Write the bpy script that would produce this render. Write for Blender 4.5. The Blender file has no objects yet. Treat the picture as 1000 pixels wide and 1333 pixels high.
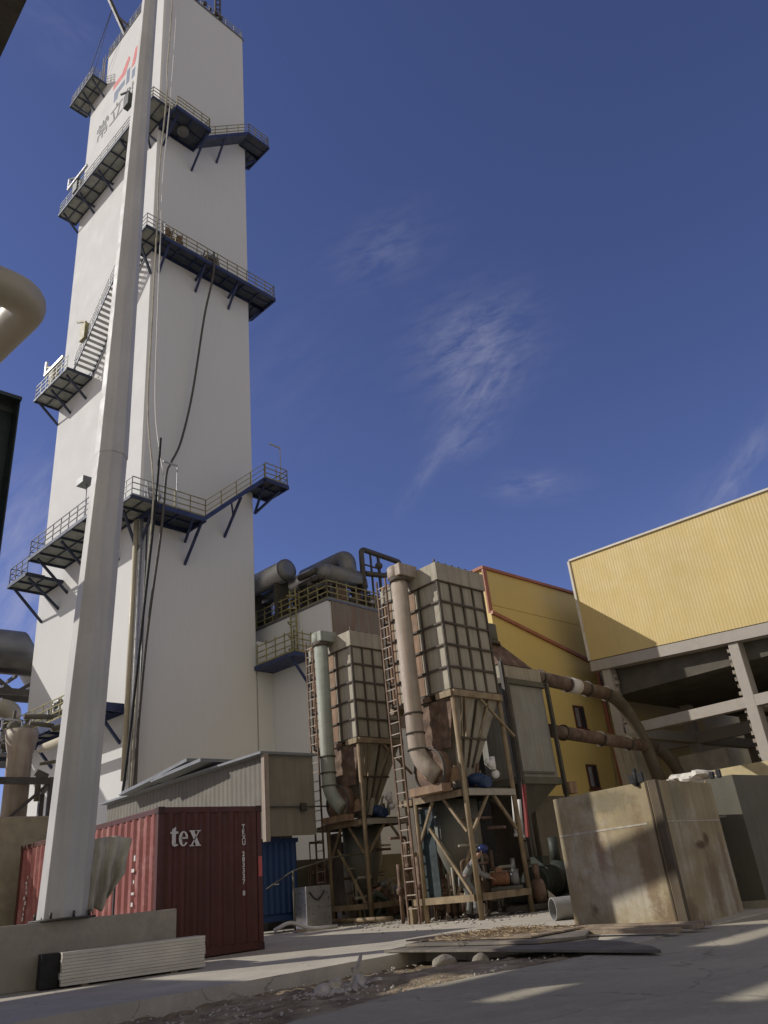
import bpy, bmesh, math, random
from mathutils import Vector, Matrix
R = math.radians
random.seed(7)
S = bpy.context.scene
C = S.collection

# ---------------------------------------------------------------- camera
EYE = Vector((0, 0, 0.85))
F_PX, CX, CY = 1007.0, 500.0, 666.5
RIGHT = Vector((0.73886603, -0.66726671, -0.09397938))
UP = Vector((-0.23090018, -0.38172589, 0.89496953))
FWD = Vector((0.63305774, 0.63956273, 0.43611629))
cd = bpy.data.cameras.new('camera'); cam = bpy.data.objects.new('camera', cd); C.objects.link(cam)
cam.matrix_world = Matrix(((RIGHT.x, UP.x, -FWD.x, EYE.x), (RIGHT.y, UP.y, -FWD.y, EYE.y), (RIGHT.z, UP.z, -FWD.z, EYE.z), (0, 0, 0, 1)))
cd.sensor_fit = 'VERTICAL'; cd.sensor_height = 36; cd.sensor_width = 27; cd.lens = F_PX / 1333 * 36
cd.clip_start = 0.05; cd.clip_end = 3000
S.camera = cam

# ---------------------------------------------------------------- light
SUN = Vector((-1.0, 1.0, 0.90)).normalized()
sl = bpy.data.lights.new('sun', 'SUN'); sun = bpy.data.objects.new('sun', sl); C.objects.link(sun)
sl.energy = 3.35; sl.angle = R(0.5); sl.color = (1.0, 0.955, 0.88)
sun.rotation_euler = SUN.to_track_quat('Z', 'Y').to_euler(); sun.location = (-20, 20, 30)
S.view_settings.view_transform = 'Standard'; S.view_settings.look = 'None'
S.view_settings.exposure = 0.10; S.view_settings.gamma = 1.0

def ray(px, py):
    return (RIGHT * (px - CX) - UP * (py - CY) + FWD * F_PX).normalized()
def onx(px, py, x):
    d = ray(px, py); return EYE + d * (x / d.x)
def ony(px, py, y):
    d = ray(px, py); return EYE + d * (y / d.y)
def onz(px, py, z=0.0):
    d = ray(px, py); return EYE + d * ((z - EYE.z) / d.z)

w = bpy.data.worlds.new('World'); S.world = w; w.use_nodes = True
nt = w.node_tree; N = nt.nodes; LK = nt.links
for n in list(N): N.remove(n)
out = N.new('ShaderNodeOutputWorld'); bg = N.new('ShaderNodeBackground'); sky = N.new('ShaderNodeTexSky')
sky.sky_type = 'NISHITA'; sky.sun_disc = False
sky.sun_elevation = math.asin(SUN.z); sky.sun_rotation = math.atan2(SUN.x, SUN.y)
sky.altitude = 800; sky.air_density = 0.85; sky.dust_density = 0.35; sky.ozone_density = 4.0
bg.inputs['Strength'].default_value = 0.106
tcw = N.new('ShaderNodeTexCoord')
def wm(op, a, b=None, c=None, clamp=False):
    n = N.new('ShaderNodeMath'); n.operation = op; n.use_clamp = clamp
    for i, x in enumerate((a, b, c)):
        if x is None: continue
        if isinstance(x, (int, float)): n.inputs[i].default_value = x
        else: LK.new(x, n.inputs[i])
    return n.outputs[0]
def dotv(vec):
    n = N.new('ShaderNodeVectorMath'); n.operation = 'DOT_PRODUCT'
    LK.new(tcw.outputs['Generated'], n.inputs[0]); n.inputs[1].default_value = vec; return n.outputs['Value']
total = None
# thin cirrus: each entry is the direction of a wisp, its half lengths (radians), its tilt and its strength
for (px, py, ra, rb, tilt, amt, sc) in ((618, 450, .068, .055, 12, .30, 13), (622, 510, .055, .035, 40, .24, 14), (602, 572, .04, .022, 15, .22, 13), (560, 605, .055, .010, 48, .17, 13), (500, 325, .06, .035, 15, .15, 11),
                                        (695, 632, .045, .016, -8, .26, 10), (955, 625, .09, .014, 42, .26, 11), (900, 670, .12, .03, 28, .07, 8),
                                        (80, 45, .06, .03, -15, .08, 8), (20, 780, .05, .08, 70, .55, 6), (30, 680, .08, .05, 60, .35, 6), (350, 480, .10, .10, 40, .05, 6)):
    d = ray(px, py); t1 = d.cross(Vector((0, 0, 1))).normalized(); t2 = t1.cross(d).normalized()
    a = R(tilt); e1 = t1 * math.cos(a) + t2 * math.sin(a); e2 = t2 * math.cos(a) - t1 * math.sin(a)
    u = wm('DIVIDE', dotv(e1), ra); v = wm('DIVIDE', dotv(e2), rb)
    cb = N.new('ShaderNodeCombineXYZ'); LK.new(wm('MULTIPLY', u, ra), cb.inputs[0]); LK.new(wm('MULTIPLY', v, rb * 3.0), cb.inputs[1]); cb.inputs[2].default_value = px * .01
    nz = N.new('ShaderNodeTexNoise'); nz.inputs['Scale'].default_value = sc * 2.0; nz.inputs['Detail'].default_value = 9; nz.inputs['Roughness'].default_value = .62; nz.inputs['Distortion'].default_value = .3
    LK.new(cb.outputs[0], nz.inputs['Vector'])
    r2 = wm('ADD', wm('MULTIPLY', u, u), wm('MULTIPLY', v, v))
    fall = wm('POWER', 2.718, wm('MULTIPLY', r2, -1.0))
    front = wm('GREATER_THAN', dotv(d), .5)
    nn = wm('MULTIPLY', wm('SUBTRACT', nz.outputs[0], .36, clamp=True), 3.2)
    val = wm('MULTIPLY', wm('MULTIPLY', wm('MULTIPLY', fall, nn), front), amt)
    total = val if total is None else wm('ADD', total, val)
hs = N.new('ShaderNodeMix'); hs.data_type = 'RGBA'; hs.blend_type = 'MULTIPLY'; hs.inputs[0].default_value = 1
hs.inputs[7].default_value = (.94, .775, .98, 1); LK.new(sky.outputs[0], hs.inputs[6])
mx = N.new('ShaderNodeMix'); mx.data_type = 'RGBA'
# warm cloud glow added in the unseen sky behind the viewer to fill shade, broken up by noise
hz = N.new('ShaderNodeTexNoise'); hz.inputs['Scale'].default_value = 1.6; hz.inputs['Detail'].default_value = 6; LK.new(tcw.outputs['Generated'], hz.inputs['Vector'])
mr = N.new('ShaderNodeMapRange'); mr.interpolation_type = 'SMOOTHSTEP'; mr.inputs[1].default_value = .05; mr.inputs[2].default_value = .75; LK.new(dotv(Vector((-FWD.x, -FWD.y, .10)).normalized()), mr.inputs[0])
fill_glow = wm('MULTIPLY', mr.outputs[0], wm('ADD', wm('MULTIPLY', hz.outputs[0], .9), .35, clamp=True))
mb_ = N.new('ShaderNodeMix'); mb_.data_type = 'RGBA'; LK.new(fill_glow, mb_.inputs[0]); LK.new(hs.outputs[2], mb_.inputs[6]); mb_.inputs[7].default_value = (5.7, 5.15, 4.1, 1)
LK.new(wm('MINIMUM', wm('MULTIPLY', total, .78), .8), mx.inputs[0]); LK.new(mb_.outputs[2], mx.inputs[6]); mx.inputs[7].default_value = (4.6, 4.5, 5.4, 1)
LK.new(mx.outputs[2], bg.inputs['Color']); LK.new(bg.outputs[0], out.inputs[0])

# ---------------------------------------------------------------- materials
MATS = {}
def mat(name, col, rough=.7, metal=0., var=.18, scale=2.0, streak=None, samt=.5, bump=.15, bscale=25., blotch=None, bamt=.4, blsc=1.2, spec=.4, crack=0):
    if name in MATS: return MATS[name]
    m = bpy.data.materials.new(name); m.use_nodes = True; t = m.node_tree; n = t.nodes; l = t.links
    b = n['Principled BSDF']; b.inputs['Roughness'].default_value = rough; b.inputs['Metallic'].default_value = metal
    b.inputs['Specular IOR Level'].default_value = spec
    tc = n.new('ShaderNodeTexCoord')
    def noise(sc, det=6, vec=None, ro=.6):
        z = n.new('ShaderNodeTexNoise'); z.inputs['Scale'].default_value = sc; z.inputs['Detail'].default_value = det; z.inputs['Roughness'].default_value = ro
        l.new(vec if vec else tc.outputs['Object'], z.inputs['Vector']); return z.outputs[0]
    def ramp(fac, a, bb, pa=.35, pb=.65):
        r = n.new('ShaderNodeMapRange'); r.inputs[1].default_value = pa; r.inputs[2].default_value = pb; r.inputs[3].default_value = a; r.inputs[4].default_value = bb
        l.new(fac, r.inputs[0]); return r.outputs[0]
    def mix(fac, A, B, mode='MIX'):
        k = n.new('ShaderNodeMix'); k.data_type = 'RGBA'; k.blend_type = mode
        for s, x in ((0, fac), (6, A), (7, B)):
            if isinstance(x, (int, float)): k.inputs[s].default_value = x
            elif isinstance(x, tuple): k.inputs[s].default_value = (*x[:3], 1)
            else: l.new(x, k.inputs[s])
        return k.outputs[2]
    lo = tuple(c * (1 - var) for c in col); hi = tuple(min(1, c * (1 + var)) for c in col)
    c1 = mix(ramp(noise(scale), 0, 1), lo, hi)
    c1 = mix(ramp(noise(scale * 11, 4), 0, .35), c1, lo)
    if blotch:
        c1 = mix(ramp(noise(blsc, 9, ro=.7), 0, bamt, .48, .62), c1, blotch)
    if streak:
        mp = n.new('ShaderNodeMapping'); mp.inputs['Scale'].default_value = (5, 5, .35); l.new(tc.outputs['Object'], mp.inputs[0])
        c1 = mix(ramp(noise(1.3, 8, mp.outputs[0], .65), 0, samt, .46, .66), c1, streak)
    if crack:
        dn = n.new('ShaderNodeTexNoise'); dn.inputs['Scale'].default_value = 2.2; dn.inputs['Detail'].default_value = 5; l.new(tc.outputs['Object'], dn.inputs['Vector'])
        va = n.new('ShaderNodeVectorMath'); va.operation = 'MULTIPLY_ADD'; l.new(dn.outputs['Color'], va.inputs[0]); va.inputs[1].default_value = (.5, .5, .5); l.new(tc.outputs['Object'], va.inputs[2])
        vo = n.new('ShaderNodeTexVoronoi'); vo.feature = 'DISTANCE_TO_EDGE'; vo.inputs['Scale'].default_value = .42; l.new(va.outputs[0], vo.inputs['Vector'])
        c1 = mix(ramp(vo.outputs['Distance'], .7, 0, .002, crack), c1, tuple(c * .35 for c in col))
        c1 = mix(ramp(noise(.9, 9, ro=.75), 0, .55, .5, .58), c1, tuple(c * .72 for c in col))
        c1 = mix(ramp(noise(3.3, 9, ro=.8), 0, .35, .52, .6), c1, tuple(min(1, c * 1.25) for c in col))
        c1 = mix(ramp(noise(70, 3, ro=.8), 0, .3, .42, .62), c1, tuple(c * .7 for c in col))
        c1 = mix(ramp(noise(.35, 6, ro=.6), 0, .35, .48, .6), c1, tuple(c * .7 for c in col))
    l.new(c1, b.inputs['Base Color'])
    rr = ramp(noise(scale * 4), max(0, rough - .12), min(1, rough + .12)); l.new(rr, b.inputs['Roughness'])
    if bump:
        bp = n.new('ShaderNodeBump'); bp.inputs['Strength'].default_value = bump; bp.inputs['Distance'].default_value = .03
        l.new(noise(bscale, 8), bp.inputs['Height']); l.new(bp.outputs[0], b.inputs['Normal'])
    MATS[name] = m; return m

M_tower = mat('tower_white_sheet', (.62, .62, .605), .85, var=.015, scale=.15, streak=(.57, .56, .52), samt=.3, bump=0, spec=.15)
M_blue = mat('blue_steel', (.025, .038, .105), .5, var=.3, bump=.05)
M_navy = mat('navy_grating', (.035, .045, .075), .6, var=.3, bump=.05)
M_yelrail = mat('yellow_rail', (.27, .235, .10), .6, var=.3)
M_greyrail = mat('grey_rail', (.35, .36, .36), .5, var=.2)
M_darkrail = mat('dark_rail', (.06, .065, .08), .5, var=.2)
M_tread = mat('pale_tread', (.45, .45, .43), .6, var=.2)
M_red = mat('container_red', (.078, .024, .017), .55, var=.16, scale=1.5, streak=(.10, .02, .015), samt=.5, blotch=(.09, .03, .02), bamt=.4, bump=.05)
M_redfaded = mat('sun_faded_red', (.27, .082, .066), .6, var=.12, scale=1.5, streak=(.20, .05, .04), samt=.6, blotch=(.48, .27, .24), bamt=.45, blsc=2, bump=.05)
M_cast = mat('casting_dark_red', (.05, .018, .014), .6)
M_redsign = mat('faded_red', (.45, .10, .09), .6)
M_white = mat('white_paint', (.62, .60, .57), .6, var=.1)
M_bluebox = mat('container_blue', (.018, .050, .14), .55, var=.16, scale=1.5, streak=(.02, .05, .12), samt=.5, bump=.05)
M_conc = mat('grey_concrete', (.36, .325, .26), .9, var=.16, scale=1.3, blotch=(.20, .19, .17), bamt=.5, bump=.3, bscale=14)
M_slab = mat('slab_concrete', (.50, .455, .37), .9, crack=.006, var=.14, scale=.6, blotch=(.38, .34, .29), bamt=.5, blsc=.5, bump=.25, bscale=18)
M_road = mat('road_concrete', (.40, .36, .27), .88, crack=.006, var=.14, scale=.7, blotch=(.31, .28, .215), bamt=.7, blsc=.6, bump=.25, bscale=22)
M_dirt = mat('dirt', (.28, .215, .13), 1, var=.5, scale=3, blotch=(.46, .38, .27), bamt=.7, blsc=1.6, bump=1, bscale=30)
M_ground = mat('ground_earth', (.42, .36, .28), 1, var=.3, scale=.3)
M_tank = mat('stained_steel_tank', (.31, .25, .14), .75, var=.2, scale=1.7, streak=(.17, .12, .065), samt=.42, blotch=(.42, .385, .31), bamt=.8, blsc=.9, bump=.2)
M_tankdark = mat('darkened_weathered_shell', (.125, .115, .085), .8, var=.2, scale=1.2, streak=(.10, .09, .07), samt=.6, bump=.12)  # base darkened to stand for the stained tank's shadow on the tank behind
M_rust = mat('rusty_brown', (.13, .08, .052), .8, var=.35, scale=4, blotch=(.27, .185, .13), bamt=.7, blsc=3, bump=.3)
M_rustduct = mat('brown_duct', (.12, .075, .055), .7, var=.3, scale=3, blotch=(.22, .17, .13), bamt=.6, blsc=2.5, bump=.15)
M_panel = mat('cream_filter_panel', (.36, .325, .25), .7, var=.12, scale=1.5, streak=(.19, .15, .10), samt=.55, bump=.1)
M_panelrust = mat('tan_rust_panel', (.30, .20, .125), .8, var=.3, scale=2.5, streak=(.15, .08, .045), samt=.7, bump=.15)
M_rib = mat('dark_rib', (.085, .068, .05), .7, var=.4)
M_duct = mat('pale_duct', (.36, .30, .235), .6, metal=0, var=.15, streak=(.20, .13, .085), samt=.6, bump=.06)
M_ductg = mat('greenish_duct', (.28, .30, .25), .6, metal=0, var=.15, streak=(.2, .17, .12), samt=.5, bump=.06)
M_tan = mat('tan_steel', (.27, .205, .12), .65, var=.3, scale=3, streak=(.12, .07, .04), samt=.6)
M_darksteel = mat('dark_steel', (.07, .062, .05), .6, var=.3, scale=3)
M_greensteel = mat('dark_green_steel', (.030, .045, .045), .5, var=.2)
M_pole = mat('galvanised_pole', (.50, .49, .46), .6, metal=.0, var=.1, scale=.8, streak=(.38, .37, .34), samt=.5, bump=.03)
M_yel = mat('yellow_cladding', (.55, .42, .17), .6, var=.06, scale=.3, streak=(.47, .36, .15), samt=.35, bump=.03, bscale=3)
M_yel2 = mat('yellow_wall', (.62, .47, .165), .65, var=.05, scale=.35, streak=(.56, .42, .15), samt=.4, bump=.04, bscale=4)
M_orange = mat('orange_trim', (.34, .13, .075), .6, var=.12)
M_beamc = mat('beam_concrete', (.38, .345, .30), .85, var=.13, scale=1.2, blotch=(.27, .24, .2), bamt=.5, bump=.15)
M_brick = mat('brick_infill', (.30, .26, .21), .9, var=.4, scale=6)
M_shed = mat('shaded_weathered_sheet', (.17, .16, .135), .85, var=.13, scale=1.5, streak=(.16, .14, .12), samt=.65, bump=.1)  # base lowered to stand for shade on the shed side, streaks for weathering
M_shed2 = mat('ochre_sheet', (.24, .22, .17), .85, var=.13, scale=1.5, streak=(.18, .15, .1), samt=.5, bump=.1)
M_roofm = mat('shed_roof_sheet', (.22, .23, .24), .5, var=.15)
M_block = mat('brown_block_wall', (.34, .29, .20), .95, var=.2, scale=3, bump=.4)
M_cloth = mat('tarp_cloth', (.46, .43, .34), .9, var=.2, scale=3, streak=(.15, .12, .09), samt=.5, bump=.3)
M_alu = mat('brushed_cladding', (.42, .42, .42), .35, metal=.6, var=.12, bump=.04)
M_dkalu = mat('dull_grey_cladding', (.17, .17, .165), .45, metal=.4, var=.15, bump=.05)
M_beige = mat('beige_insulated_pipe', (.40, .355, .26), .5, metal=.1, var=.08, scale=1, bump=.04)
M_black = mat('black_rubber', (.015, .015, .016), .7, var=.3)
M_glass = mat('dark_glass', (.03, .035, .04), .1, var=.1, bump=0, spec=.8)
M_frame = mat('brown_window_frame', (.10, .035, .022), .6)
M_pump = mat('green_machine', (.040, .046, .038), .55, var=.25)
M_bluevalve = mat('blue_valve', (.018, .04, .10), .5, var=.3)
M_orangebox = mat('orange_motor', (.22, .10, .05), .6)
M_redpaint = mat('red_paint', (.26, .04, .035), .55)
M_wood = mat('plank_wood', (.26, .20, .14), .9, var=.3, scale=5, bump=.4)
M_plate = mat('steel_plate', (.17, .15, .125), .7, metal=.2, var=.25, scale=1.5, blotch=(.30, .25, .19), bamt=.5)
M_rock = mat('rock', (.26, .23, .18), .95, var=.3, scale=6, bump=.6)
M_rubble = mat('concrete_chunk', (.48, .44, .38), .95, var=.25, scale=6, bump=.5)
M_straw = mat('dry_straw', (.36, .27, .16), .95, var=.4, scale=20)
M_skin = mat('skin', (.35, .20, .14), .6, var=.1)
M_grey = mat('grey_workwear', (.20, .20, .19), .9, var=.25, scale=8, bump=.4, bscale=30)
M_green = mat('green_workwear', (.07, .08, .06), .9, var=.25, scale=8, bump=.4, bscale=30)
M_helmet = mat('blue_helmet', (.02, .035, .13), .35)
M_boot = mat('boot', (.03, .025, .02), .8)
M_plaster = mat('sack_white', (.60, .56, .48), .9, var=.12, bump=.3)
M_logored = mat('logo_red', (.55, .12, .11), .6); M_logoblue = mat('logo_blue', (.10, .14, .22), .6); M_ink = mat('faded_ink', (.13, .14, .13), .7)

# ---------------------------------------------------------------- mesh helpers
def stains(m, spots):
    # rust and damp patches with a ragged outline, each at its own place on the object
    t = m.node_tree; n = t.nodes; l = t.links; b = n['Principled BSDF']; src = b.inputs['Base Color'].links[0].from_socket
    tc = n.new('ShaderNodeTexCoord'); nz = n.new('ShaderNodeTexNoise'); nz.inputs['Scale'].default_value = 7; nz.inputs['Detail'].default_value = 9; nz.inputs['Roughness'].default_value = .7
    l.new(tc.outputs['Object'], nz.inputs['Vector'])
    for (c, r, col, amt) in spots:
        mp = n.new('ShaderNodeMapping'); mp.vector_type = 'POINT'; mp.inputs['Scale'].default_value = tuple(1 / x for x in r); mp.inputs['Location'].default_value = tuple(-a / x for a, x in zip(c, r))
        l.new(tc.outputs['Object'], mp.inputs[0]); ln_ = n.new('ShaderNodeVectorMath'); ln_.operation = 'LENGTH'; l.new(mp.outputs[0], ln_.inputs[0])
        ad = n.new('ShaderNodeMath'); ad.operation = 'MULTIPLY_ADD'; l.new(nz.outputs[0], ad.inputs[0]); ad.inputs[1].default_value = 1.6; l.new(ln_.outputs['Value'], ad.inputs[2])
        mr_ = n.new('ShaderNodeMapRange'); mr_.inputs[1].default_value = 1.35; mr_.inputs[2].default_value = 1.9; mr_.inputs[3].default_value = amt; mr_.inputs[4].default_value = 0; l.new(ad.outputs[0], mr_.inputs[0])
        k = n.new('ShaderNodeMix'); k.data_type = 'RGBA'; l.new(mr_.outputs[0], k.inputs[0]); l.new(src, k.inputs[6]); k.inputs[7].default_value = (*col, 1); src = k.outputs[2]
    l.new(src, b.inputs['Base Color'])
class MB:
    def __init__(s): s.v = []; s.f = []; s.sm = []; s.pc = []; s.k = 'plate'
    def add(s, vs, fs, smooth=False):
        o = len(s.v); s.v += [Vector(x) for x in vs]; s.pc.append((s.k, o, len(s.f))); s.k = 'plate'
        for q in fs: s.f.append([o + i for i in q]); s.sm.append(smooth)
        return s
    def hexa(s, p):  # 8 corners: bottom 4 ccw, top 4 ccw
        return s.add(p, [(3, 2, 1, 0), (4, 5, 6, 7), (0, 1, 5, 4), (1, 2, 6, 5), (2, 3, 7, 6), (3, 0, 4, 7)])
    def box(s, a, b):
        x0, x1 = sorted((a[0], b[0])); y0, y1 = sorted((a[1], b[1])); z0, z1 = sorted((a[2], b[2]))
        return s.hexa([(x0, y0, z0), (x1, y0, z0), (x1, y1, z0), (x0, y1, z0), (x0, y0, z1), (x1, y0, z1), (x1, y1, z1), (x0, y1, z1)])
    def bar(s, p, q, wd, ht=None, up=(0, 0, 1)):
        ht = ht or wd; p = Vector(p); q = Vector(q); d = (q - p).normalized(); u = Vector(up)
        if abs(d.dot(u)) > .97: u = Vector((0, 1, 0))
        a = d.cross(u).normalized() * wd / 2; b = a.cross(d).normalized() * ht / 2
        return s.hexa([p - a - b, p + a - b, q + a - b, q - a - b, p - a + b, p + a + b, q + a + b, q - a + b])
    def tube(s, path, r, n=10, caps=True, smooth=True):
        P = [Vector(p) for p in path]; k = len(P); rs = r if isinstance(r, (list, tuple)) else [r] * k
        t = [(P[min(i + 1, k - 1)] - P[max(i - 1, 0)]).normalized() for i in range(k)]
        u = Vector((0, 0, 1)) if abs(t[0].z) < .9 else Vector((1, 0, 0))
        a = t[0].cross(u).normalized(); vs = []
        for i in range(k):
            a = (a - t[i] * a.dot(t[i])).normalized(); b = t[i].cross(a)
            for j in range(n):
                g = 2 * math.pi * j / n; vs.append(P[i] + (a * math.cos(g) + b * math.sin(g)) * rs[i])
        fs = [(i * n + j, i * n + (j + 1) % n, (i + 1) * n + (j + 1) % n, (i + 1) * n + j) for i in range(k - 1) for j in range(n)]
        if caps: fs += [tuple(range(n - 1, -1, -1)), tuple(range((k - 1) * n, k * n))]
        s.k = 'pipe'; return s.add(vs, fs, smooth)
    def prism(s, poly, d):  # polygon of 3d points extruded by vector d
        n = len(poly); P = [Vector(p) for p in poly]; d = Vector(d)
        return s.add(P + [p + d for p in P], [tuple(range(n - 1, -1, -1)), tuple(range(n, 2 * n))] + [(i, (i + 1) % n, n + (i + 1) % n, n + i) for i in range(n)])
    def ball(s, c, r, n=10, m=7, sq=(1, 1, 1), jit=0., rnd=None):
        vs = [Vector((0, 0, 1))]
        for i in range(1, m):
            for j in range(n):
                a = math.pi * i / m; g = 2 * math.pi * j / n; vs.append(Vector((math.sin(a) * math.cos(g), math.sin(a) * math.sin(g), math.cos(a))))
        vs.append(Vector((0, 0, -1)))
        o = []
        for v in vs:
            k = 1 + (rnd.uniform(-jit, jit) if rnd else 0); o.append(Vector(c) + Vector((v.x * sq[0], v.y * sq[1], v.z * sq[2])) * r * k)
        fs = [(0, 1 + j, 1 + (j + 1) % n) for j in range(n)]
        for i in range(m - 2):
            for j in range(n): fs.append((1 + i * n + j, 1 + (i + 1) * n + j, 1 + (i + 1) * n + (j + 1) % n, 1 + i * n + (j + 1) % n))
        L = len(vs) - 1; b = 1 + (m - 2) * n
        fs += [(L, b + (j + 1) % n, b + j) for j in range(n)]
        s.k = 'valve'; return s.add(o, fs, not jit)
    def corr(s, p, ux, uz, L, H, nd, pitch, depth, flat=.5):  # corrugated sheet on plane origin p, along ux (len L), up uz (H), rib direction nd
        p, ux, uz, nd = Vector(p), Vector(ux), Vector(uz), Vector(nd); n = max(1, int(round(L / pitch))); pt = L / n; pr = [(0, 0)]
        for i in range(n):
            x = i * pt; a = pt * flat / 2; b = pt * (1 - flat) / 2
            pr += [(x + a, 0), (x + a + b, depth), (x + 2 * a + b, depth), (x + pt, 0)]
        top = H if callable(H) else (lambda x: H)
        vs = [p + ux * x + nd * y for x, y in pr] + [p + ux * x + nd * y + uz * top(x) for x, y in pr]; k = len(pr)
        return s.add(vs, [(i, i + 1, k + i + 1, k + i) for i in range(k - 1)])
    def build(s, name, m, parent=None, bevel=0, loc=None):
        me = bpy.data.meshes.new(name); me.from_pydata([tuple(v) for v in s.v], [], s.f); me.update()
        me.polygons.foreach_set('use_smooth', [q and len(p) < 5 for q, p in zip(s.sm, s.f)])
        bm = bmesh.new(); bm.from_mesh(me); bmesh.ops.recalc_face_normals(bm, faces=bm.faces); bm.to_mesh(me); bm.free()
        me.materials.append(m)
        o = bpy.data.objects.new(name, me); C.objects.link(o)
        if parent: o.parent = parent
        if loc: o.location = loc
        if bevel:
            b = o.modifiers.new('bevel', 'BEVEL'); b.width = bevel; b.segments = 2; b.limit_method = 'ANGLE'; b.angle_limit = R(40)
        return o
def pieces(name, mb, m):  # a thing made of many small pieces, each its own part
    root = bpy.data.objects.new(name, None); C.objects.link(root); P = mb.pc + [(None, len(mb.v), len(mb.f))]
    for (k, v0, f0), (_, v1, f1) in zip(P[:-1], P[1:]):
        q = MB(); q.v = mb.v[v0:v1]; q.f = [[i - v0 for i in fc] for fc in mb.f[f0:f1]]; q.sm = mb.sm[f0:f1]; q.build(k, m, root)
    return root
def thing(name, label, cat, loc=(0, 0, 0), rz=0., group=None):
    o = bpy.data.objects.new(name, None); C.objects.link(o); o.location = loc; o.rotation_euler = (0, 0, R(rz)); o.empty_display_size = .3
    o['label'] = label; o['category'] = cat
    if group: o['group'] = group
    return o
def tag(o, label, cat, group=None):
    o['label'] = label; o['category'] = cat
    if group: o['group'] = group
    return o
def kids(o): return [c for c in C.objects if c.parent == o]
def copy_tree(o, parent=None):
    c = o.copy(); C.objects.link(c); c.parent = parent
    for ch in kids(o): copy_tree(ch, c)
    return c
def arc(p0, p1, p2, n=8):  # quadratic bend
    p0, p1, p2 = Vector(p0), Vector(p1), Vector(p2)
    return [p0 * (1 - t) ** 2 + p1 * 2 * t * (1 - t) + p2 * t * t for t in [i / n for i in range(n + 1)]]
def pipe(pts, r, bend=None, n=14, mb=None):  # polyline with rounded corners
    pts = [Vector(p) for p in pts]; bend = bend or r * 2.2; path = [pts[0]]
    for i in range(1, len(pts) - 1):
        a = (pts[i - 1] - pts[i]); b = (pts[i + 1] - pts[i]); k = min(bend, a.length * .48, b.length * .48)
        path += arc(pts[i] + a.normalized() * k, pts[i], pts[i] + b.normalized() * k, 7)
    path.append(pts[-1]); return (mb or MB()).tube(path, r, n)
def flange(mb, p, d, r, t=.04, n=14):
    p, d = Vector(p), Vector(d).normalized(); return mb.tube([p - d * t / 2, p + d * t / 2], r, n)
def railing(mb, path, h=1.1, step=1.2, t=.045, rails=(1.1, .75, .4)):
    for i in range(len(path) - 1):
        a, b = Vector(path[i]), Vector(path[i + 1]); n = max(1, int(round((b - a).length / step)))
        for j in range(n + 1):
            p = a.lerp(b, j / n); mb.bar(p, p + Vector((0, 0, h)), t)
        for z in rails: mb.bar(a + Vector((0, 0, z)), b + Vector((0, 0, z)), t)
        mb.bar(a + Vector((0, 0, .06)), b + Vector((0, 0, .06)), .01, .12)
def text_mesh(body, name, m, parent, origin, ux, uz, size, extr=.004, bold=0, spacing=1):
    cu = bpy.data.curves.new(name, 'FONT'); cu.body = body; cu.size = size; cu.extrude = extr; cu.offset = bold; cu.space_character = spacing
    t = bpy.data.objects.new(name, cu); C.objects.link(t); dg = bpy.context.evaluated_depsgraph_get(); dg.update()
    me = bpy.data.meshes.new_from_object(t.evaluated_get(dg)); bpy.data.objects.remove(t)
    ux, uz, o = Vector(ux), Vector(uz), Vector(origin); nn = ux.cross(uz)
    for v in me.vertices: v.co = o + ux * v.co.x + uz * v.co.y + nn * v.co.z
    me.materials.clear(); me.materials.append(m); ob = bpy.data.objects.new(name, me); C.objects.link(ob); ob.parent = parent; return ob
def struct(o): o['kind'] = 'structure'; return o
# ================================================================= SETTING
def slab(name, poly, z0, z1, m):
    return struct(MB().prism([(x, y, z0) for x, y in poly], (0, 0, z1 - z0)).build(name, m))
struct(MB().add([(-900, -900, -.6), (900, -900, -.6), (900, 900, -.6), (-900, 900, -.6)], [(0, 1, 2, 3)]).build('ground', M_ground))
rr = random.Random(3)
edge = [(-30, 9.3)]; x = -6
while x < 8.9: edge.append((x, 9.36 + rr.uniform(-.035, .035))); x += rr.uniform(.25, .7)
edge += [(9.2, 9.4), (9.3, 6.0), (9.3, 5.9)]
slab('yard_slab', edge + [(140, 5.9), (140, 140), (-30, 140)], -.5, 0, M_slab)
redge = []; x = 9.3
while x > -6: redge.append((x, 5.98 + .14 * math.sin(x * 1.3) + rr.uniform(-.05, .05))); x -= rr.uniform(.25, .6)
slab('road', [(-30, -60), (140, -60), (140, 5.9), (9.3, 5.9)] + redge[1:] + [(-30, 6.0)], -.5, -.015, M_road)
# trench of loose dirt between the slab and the road
def nz2(x, y, s):
    from mathutils import noise
    return noise.fractal(Vector((x * s, y * s, s)), 1.0, 2.0, 5)
vs = []; fs = []; nx, ny = 220, 50; X0, X1, Y0, Y1 = -4.0, 9.6, 5.7, 9.7
for i in range(nx + 1):
    for j in range(ny + 1):
        x = X0 + (X1 - X0) * i / nx; y = Y0 + (Y1 - Y0) * j / ny
        z = -.16 + .04 * nz2(x, y, 1.1) + .028 * nz2(x, y, 5) + .012 * nz2(x, y, 17)
        z += .13 * max(0, 1 - (y - 5.9) / 2.6) - .015 * (y > 8.9)
        z += .07 * math.exp(-((x - 7.2) ** 2 / 1.3 + (y - 7.3) ** 2 / .5)); z = min(z, -.022 if y < 6.2 else -.03)
        vs.append((x, y, z))
for i in range(nx):
    for j in range(ny):
        a = i * (ny + 1) + j; fs.append((a, a + ny + 1, a + ny + 2, a + 1))
struct(MB().add(vs, fs, True).build('dirt_trench', M_dirt))

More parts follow.
